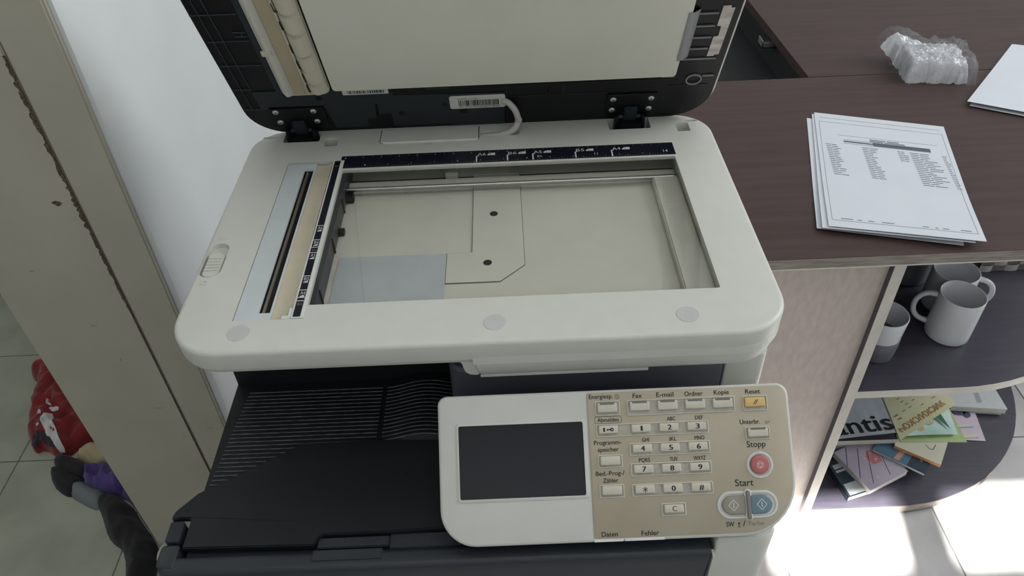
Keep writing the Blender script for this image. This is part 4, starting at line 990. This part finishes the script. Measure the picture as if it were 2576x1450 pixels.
# ================================================================== clothes on the hall floor
HF = {}
def cloth(name, poly, h, seed, m, label=None, cat='clothing', parent=None, step=7.0, fold=0.42, base=0.0, sig=26.0, freq=0.02):
    xs = [p[0] for p in poly]; ys = [p[1] for p in poly]; n = len(poly)
    rr_ = random.Random(seed); out = []
    for i in range(n):                     # round the outline
        a, b_ = poly[i], poly[(i + 1) % n]; out += [lerp(a, b_, 0.25), lerp(a, b_, 0.75)]
    dn_ = []
    for i in range(len(out)):
        a, b_ = out[i], out[(i + 1) % len(out)]; k = max(1, int(math.dist(a, b_) / step)); dn_ += [lerp(a, b_, j / k) for j in range(k)]
    ex = []
    y = min(ys)
    while y < max(ys):
        x = min(xs)
        while x < max(xs):
            q = (x + rr_.uniform(-2, 2), y + rr_.uniform(-2, 2))
            if inside(q, dn_): ex.append(q)
            x += step
        y += step
    pv, tris = cdt_fill(dn_, [], ex)
    def seg(p, a, b_):
        L2 = (b_[0] - a[0]) ** 2 + (b_[1] - a[1]) ** 2; t_ = max(0, min(1, ((p[0] - a[0]) * (b_[0] - a[0]) + (p[1] - a[1]) * (b_[1] - a[1])) / max(L2, 1e-6)))
        return math.dist(p, (a[0] + t_ * (b_[0] - a[0]), a[1] + t_ * (b_[1] - a[1])))
    vs = []
    for p in pv:
        d = min(seg(p, out[i], out[(i + 1) % len(out)]) for i in range(len(out)))
        e = 1 - math.exp(-d / sig)
        w_ = abs(noise.noise(Vector((p[0] * freq, p[1] * freq, seed)))) * 1.6 + 0.5 * noise.noise(Vector((p[0] * freq * 2.6, p[1] * freq * 2.6, seed + 5))) + 0.35 * noise.noise(Vector((p[0] * freq * 5.2 + p[1] * 0.02, p[1] * freq * 2.0, seed + 9)))
        vs.append((p[0], p[1], -869.6 + base + h * math.sqrt(e) * (1 - fold + fold * (1 - w_))))
    HF[name] = lambda x, y: -869.6 + base + h * math.sqrt(1 - math.exp(-min(seg((x, y), out[i], out[(i + 1) % len(out)]) for i in range(len(out))) / sig)) * (1 - fold + fold * (1 - (abs(noise.noise(Vector((x * freq, y * freq, seed)))) * 1.6 + 0.5 * noise.noise(Vector((x * freq * 2.6, y * freq * 2.6, seed + 5))) + 0.35 * noise.noise(Vector((x * freq * 5.2 + y * 0.02, y * freq * 2.0, seed + 9))))))
    b = B(); b.add(vs, tris); k = len(dn_)
    bp = [(p[0], p[1], -869.8) for p in dn_]
    b.add([(p[0], p[1], -869.6 + base) for p in dn_] + bp, [(i, (i + 1) % k, (i + 1) % k + k, i + k) for i in range(k)])
    cx, cy = sum(xs) / n, sum(ys) / n
    if parent is None:
        o = b.build(name, m, origin=(cx, cy, -870), smooth=80); tag(o, label, cat, 'clothes heaped on the hall floor')
    else: o = b.build(name, m, parent, smooth=80)
    return o
RED = mat('red_fleece', (130, 27, 31), 0.9, (112, 21, 27), 30, sheen=0.3, bump=0.1, bscale=400)
WHC = mat('white_print_cloth', (206, 206, 206), 0.9); NAV = mat('navy_cloth', (40, 38, 48), 0.9, sheen=0.1)
BGC = mat('beige_cloth', (186, 172, 138), 0.9, (172, 158, 124), 20); PUR = mat('purple_cloth', (84, 66, 132), 0.9, (70, 56, 112), 24, sheen=0.2)
BKC = mat('black_cloth', (30, 28, 32), 0.9, (24, 23, 26), 30, sheen=0.1); GRC = mat('grey_cloth', (116, 122, 126), 0.85)
red = cloth('red_sweatshirt', [(-951, 571), (-962, 552), (-962, 528), (-932, 508), (-924, 477), (-923, 450), (-903, 401), (-902, 382), (-879, 334), (-853, 304), (-837, 316), (-801, 292), (-776, 294), (-762, 318), (-722, 345), (-730, 436), (-840, 574)], 62, 3, RED, 'red sweatshirt with white print heaped on the floor past the door jamb')
def on_cloth(name, poly, m, host, lift=1.6, step=4.0):
    dn_ = []
    for i in range(len(poly)):
        a, b_ = poly[i], poly[(i + 1) % len(poly)]; k = max(1, int(math.dist(a, b_) / step)); dn_ += [lerp(a, b_, q / k) for q in range(k)]
    xs = [p[0] for p in poly]; ys = [p[1] for p in poly]; ex = []
    y = min(ys)
    while y < max(ys):
        x = min(xs)
        while x < max(xs):
            if inside((x, y), dn_): ex.append((x, y))
            x += step
        y += step
    pv, tris = cdt_fill(dn_, [], ex); b = B(); b.add([(p[0], p[1], HF[host.name](p[0], p[1]) + lift) for p in pv], tris)
    return b.build(name, m, host, smooth=80, recalc=False)
def shift(poly, dx, dy): return [(p[0] + dx, p[1] + dy) for p in poly]
on_cloth('print_panel', shift([(-868, 366), (-849, 377), (-820, 331), (-797, 296), (-798, 283), (-814, 297), (-829, 315), (-837, 318), (-851, 340)], 16, 4), WHC, red)
on_cloth('dark_cuff', [(-868, 324), (-852, 309), (-836, 320), (-812, 304), (-800, 300), (-806, 318), (-830, 334), (-858, 336)], NAV, red, 1.2)
rr_ = random.Random(21)
for (x, y, w, hgt) in ((-832, 392, 14, 8), (-818, 362, 6, 9), (-860, 420, 5, 9), (-856, 378, 7, 4), (-836, 356, 9, 4), (-846, 346, 6, 3), (-804, 372, 3, 8), (-844, 400, 5, 3)):
    pts = [(x + w * math.cos(a) * rr_.uniform(0.55, 1.0), y + hgt * math.sin(a) * rr_.uniform(0.55, 1.0)) for a in [k * 0.785 for k in range(8)]]
    on_cloth('print_mark', pts, WHC, red, 1.6, 3.0)
cloth('beige_cloth', [(-764, 290), (-752, 312), (-726, 328), (-680, 312), (-650, 262), (-685, 262), (-708, 262), (-726, 268)], 46, 12, BGC, 'crumpled beige cloth between the red sweatshirt and the purple garment', fold=0.6, freq=0.04)
cloth('black_sleeve', [(-806, 280), (-794, 294), (-766, 292), (-708, 258), (-708, 236), (-728, 230), (-750, 240), (-785, 258)], 44, 5, BKC, 'black rolled sleeve lying under the red sweatshirt', fold=0.15)
cloth('black_sock', [(-808, 268), (-784, 266), (-750, 248), (-716, 230), (-722, 210), (-726, 192), (-748, 196), (-782, 222)], 34, 6, BKC, 'black bundle left of the grey cloth on the hall floor', fold=0.2)
cloth('purple_garment', [(-722, 234), (-712, 250), (-706, 260), (-680, 262), (-600, 232), (-500, 130), (-440, 53), (-500, 60), (-549, 111), (-602, 172), (-624, 184), (-656, 194), (-672, 197), (-705, 213)], 66, 7, PUR, 'purple garment lying along the door jamb', fold=0.55, freq=0.03)
cloth('grey_cloth', [(-744, 222), (-726, 232), (-700, 216), (-664, 200), (-654, 178), (-662, 156), (-698, 172), (-738, 196)], 30, 9, GRC, 'smooth grey cloth between the two black bundles', fold=0.1)
cloth('black_trousers', [(-667, 165), (-668, 182), (-654, 190), (-604, 172), (-562, 122), (-530, 90), (-506, 54), (-500, -8), (-535, -42), (-567, 45), (-588, 72), (-602, 79), (-623, 98), (-646, 138)], 62, 10, BKC, 'black trousers, the nearest garment on the hall floor', fold=0.3)
pb = empty('plastic_tub', (-452, 30, -870), 'pale round tub on the floor at the corner of the copier', 'tub')
TUB = mat('tub_plastic', (176, 184, 172), 0.4)
B().lathe([(26, -869.6), (30, -860), (34, -820), (35, -819), (33.4, -819), (29, -856), (2, -858)], -452, 30, 36).build('wall', TUB, pb, smooth=50)
B().lathe([(35.2, -822), (36.4, -820.5), (35.8, -818), (33.8, -818.4)], -452, 30, 36).build('rim', TUB, pb, smooth=50)
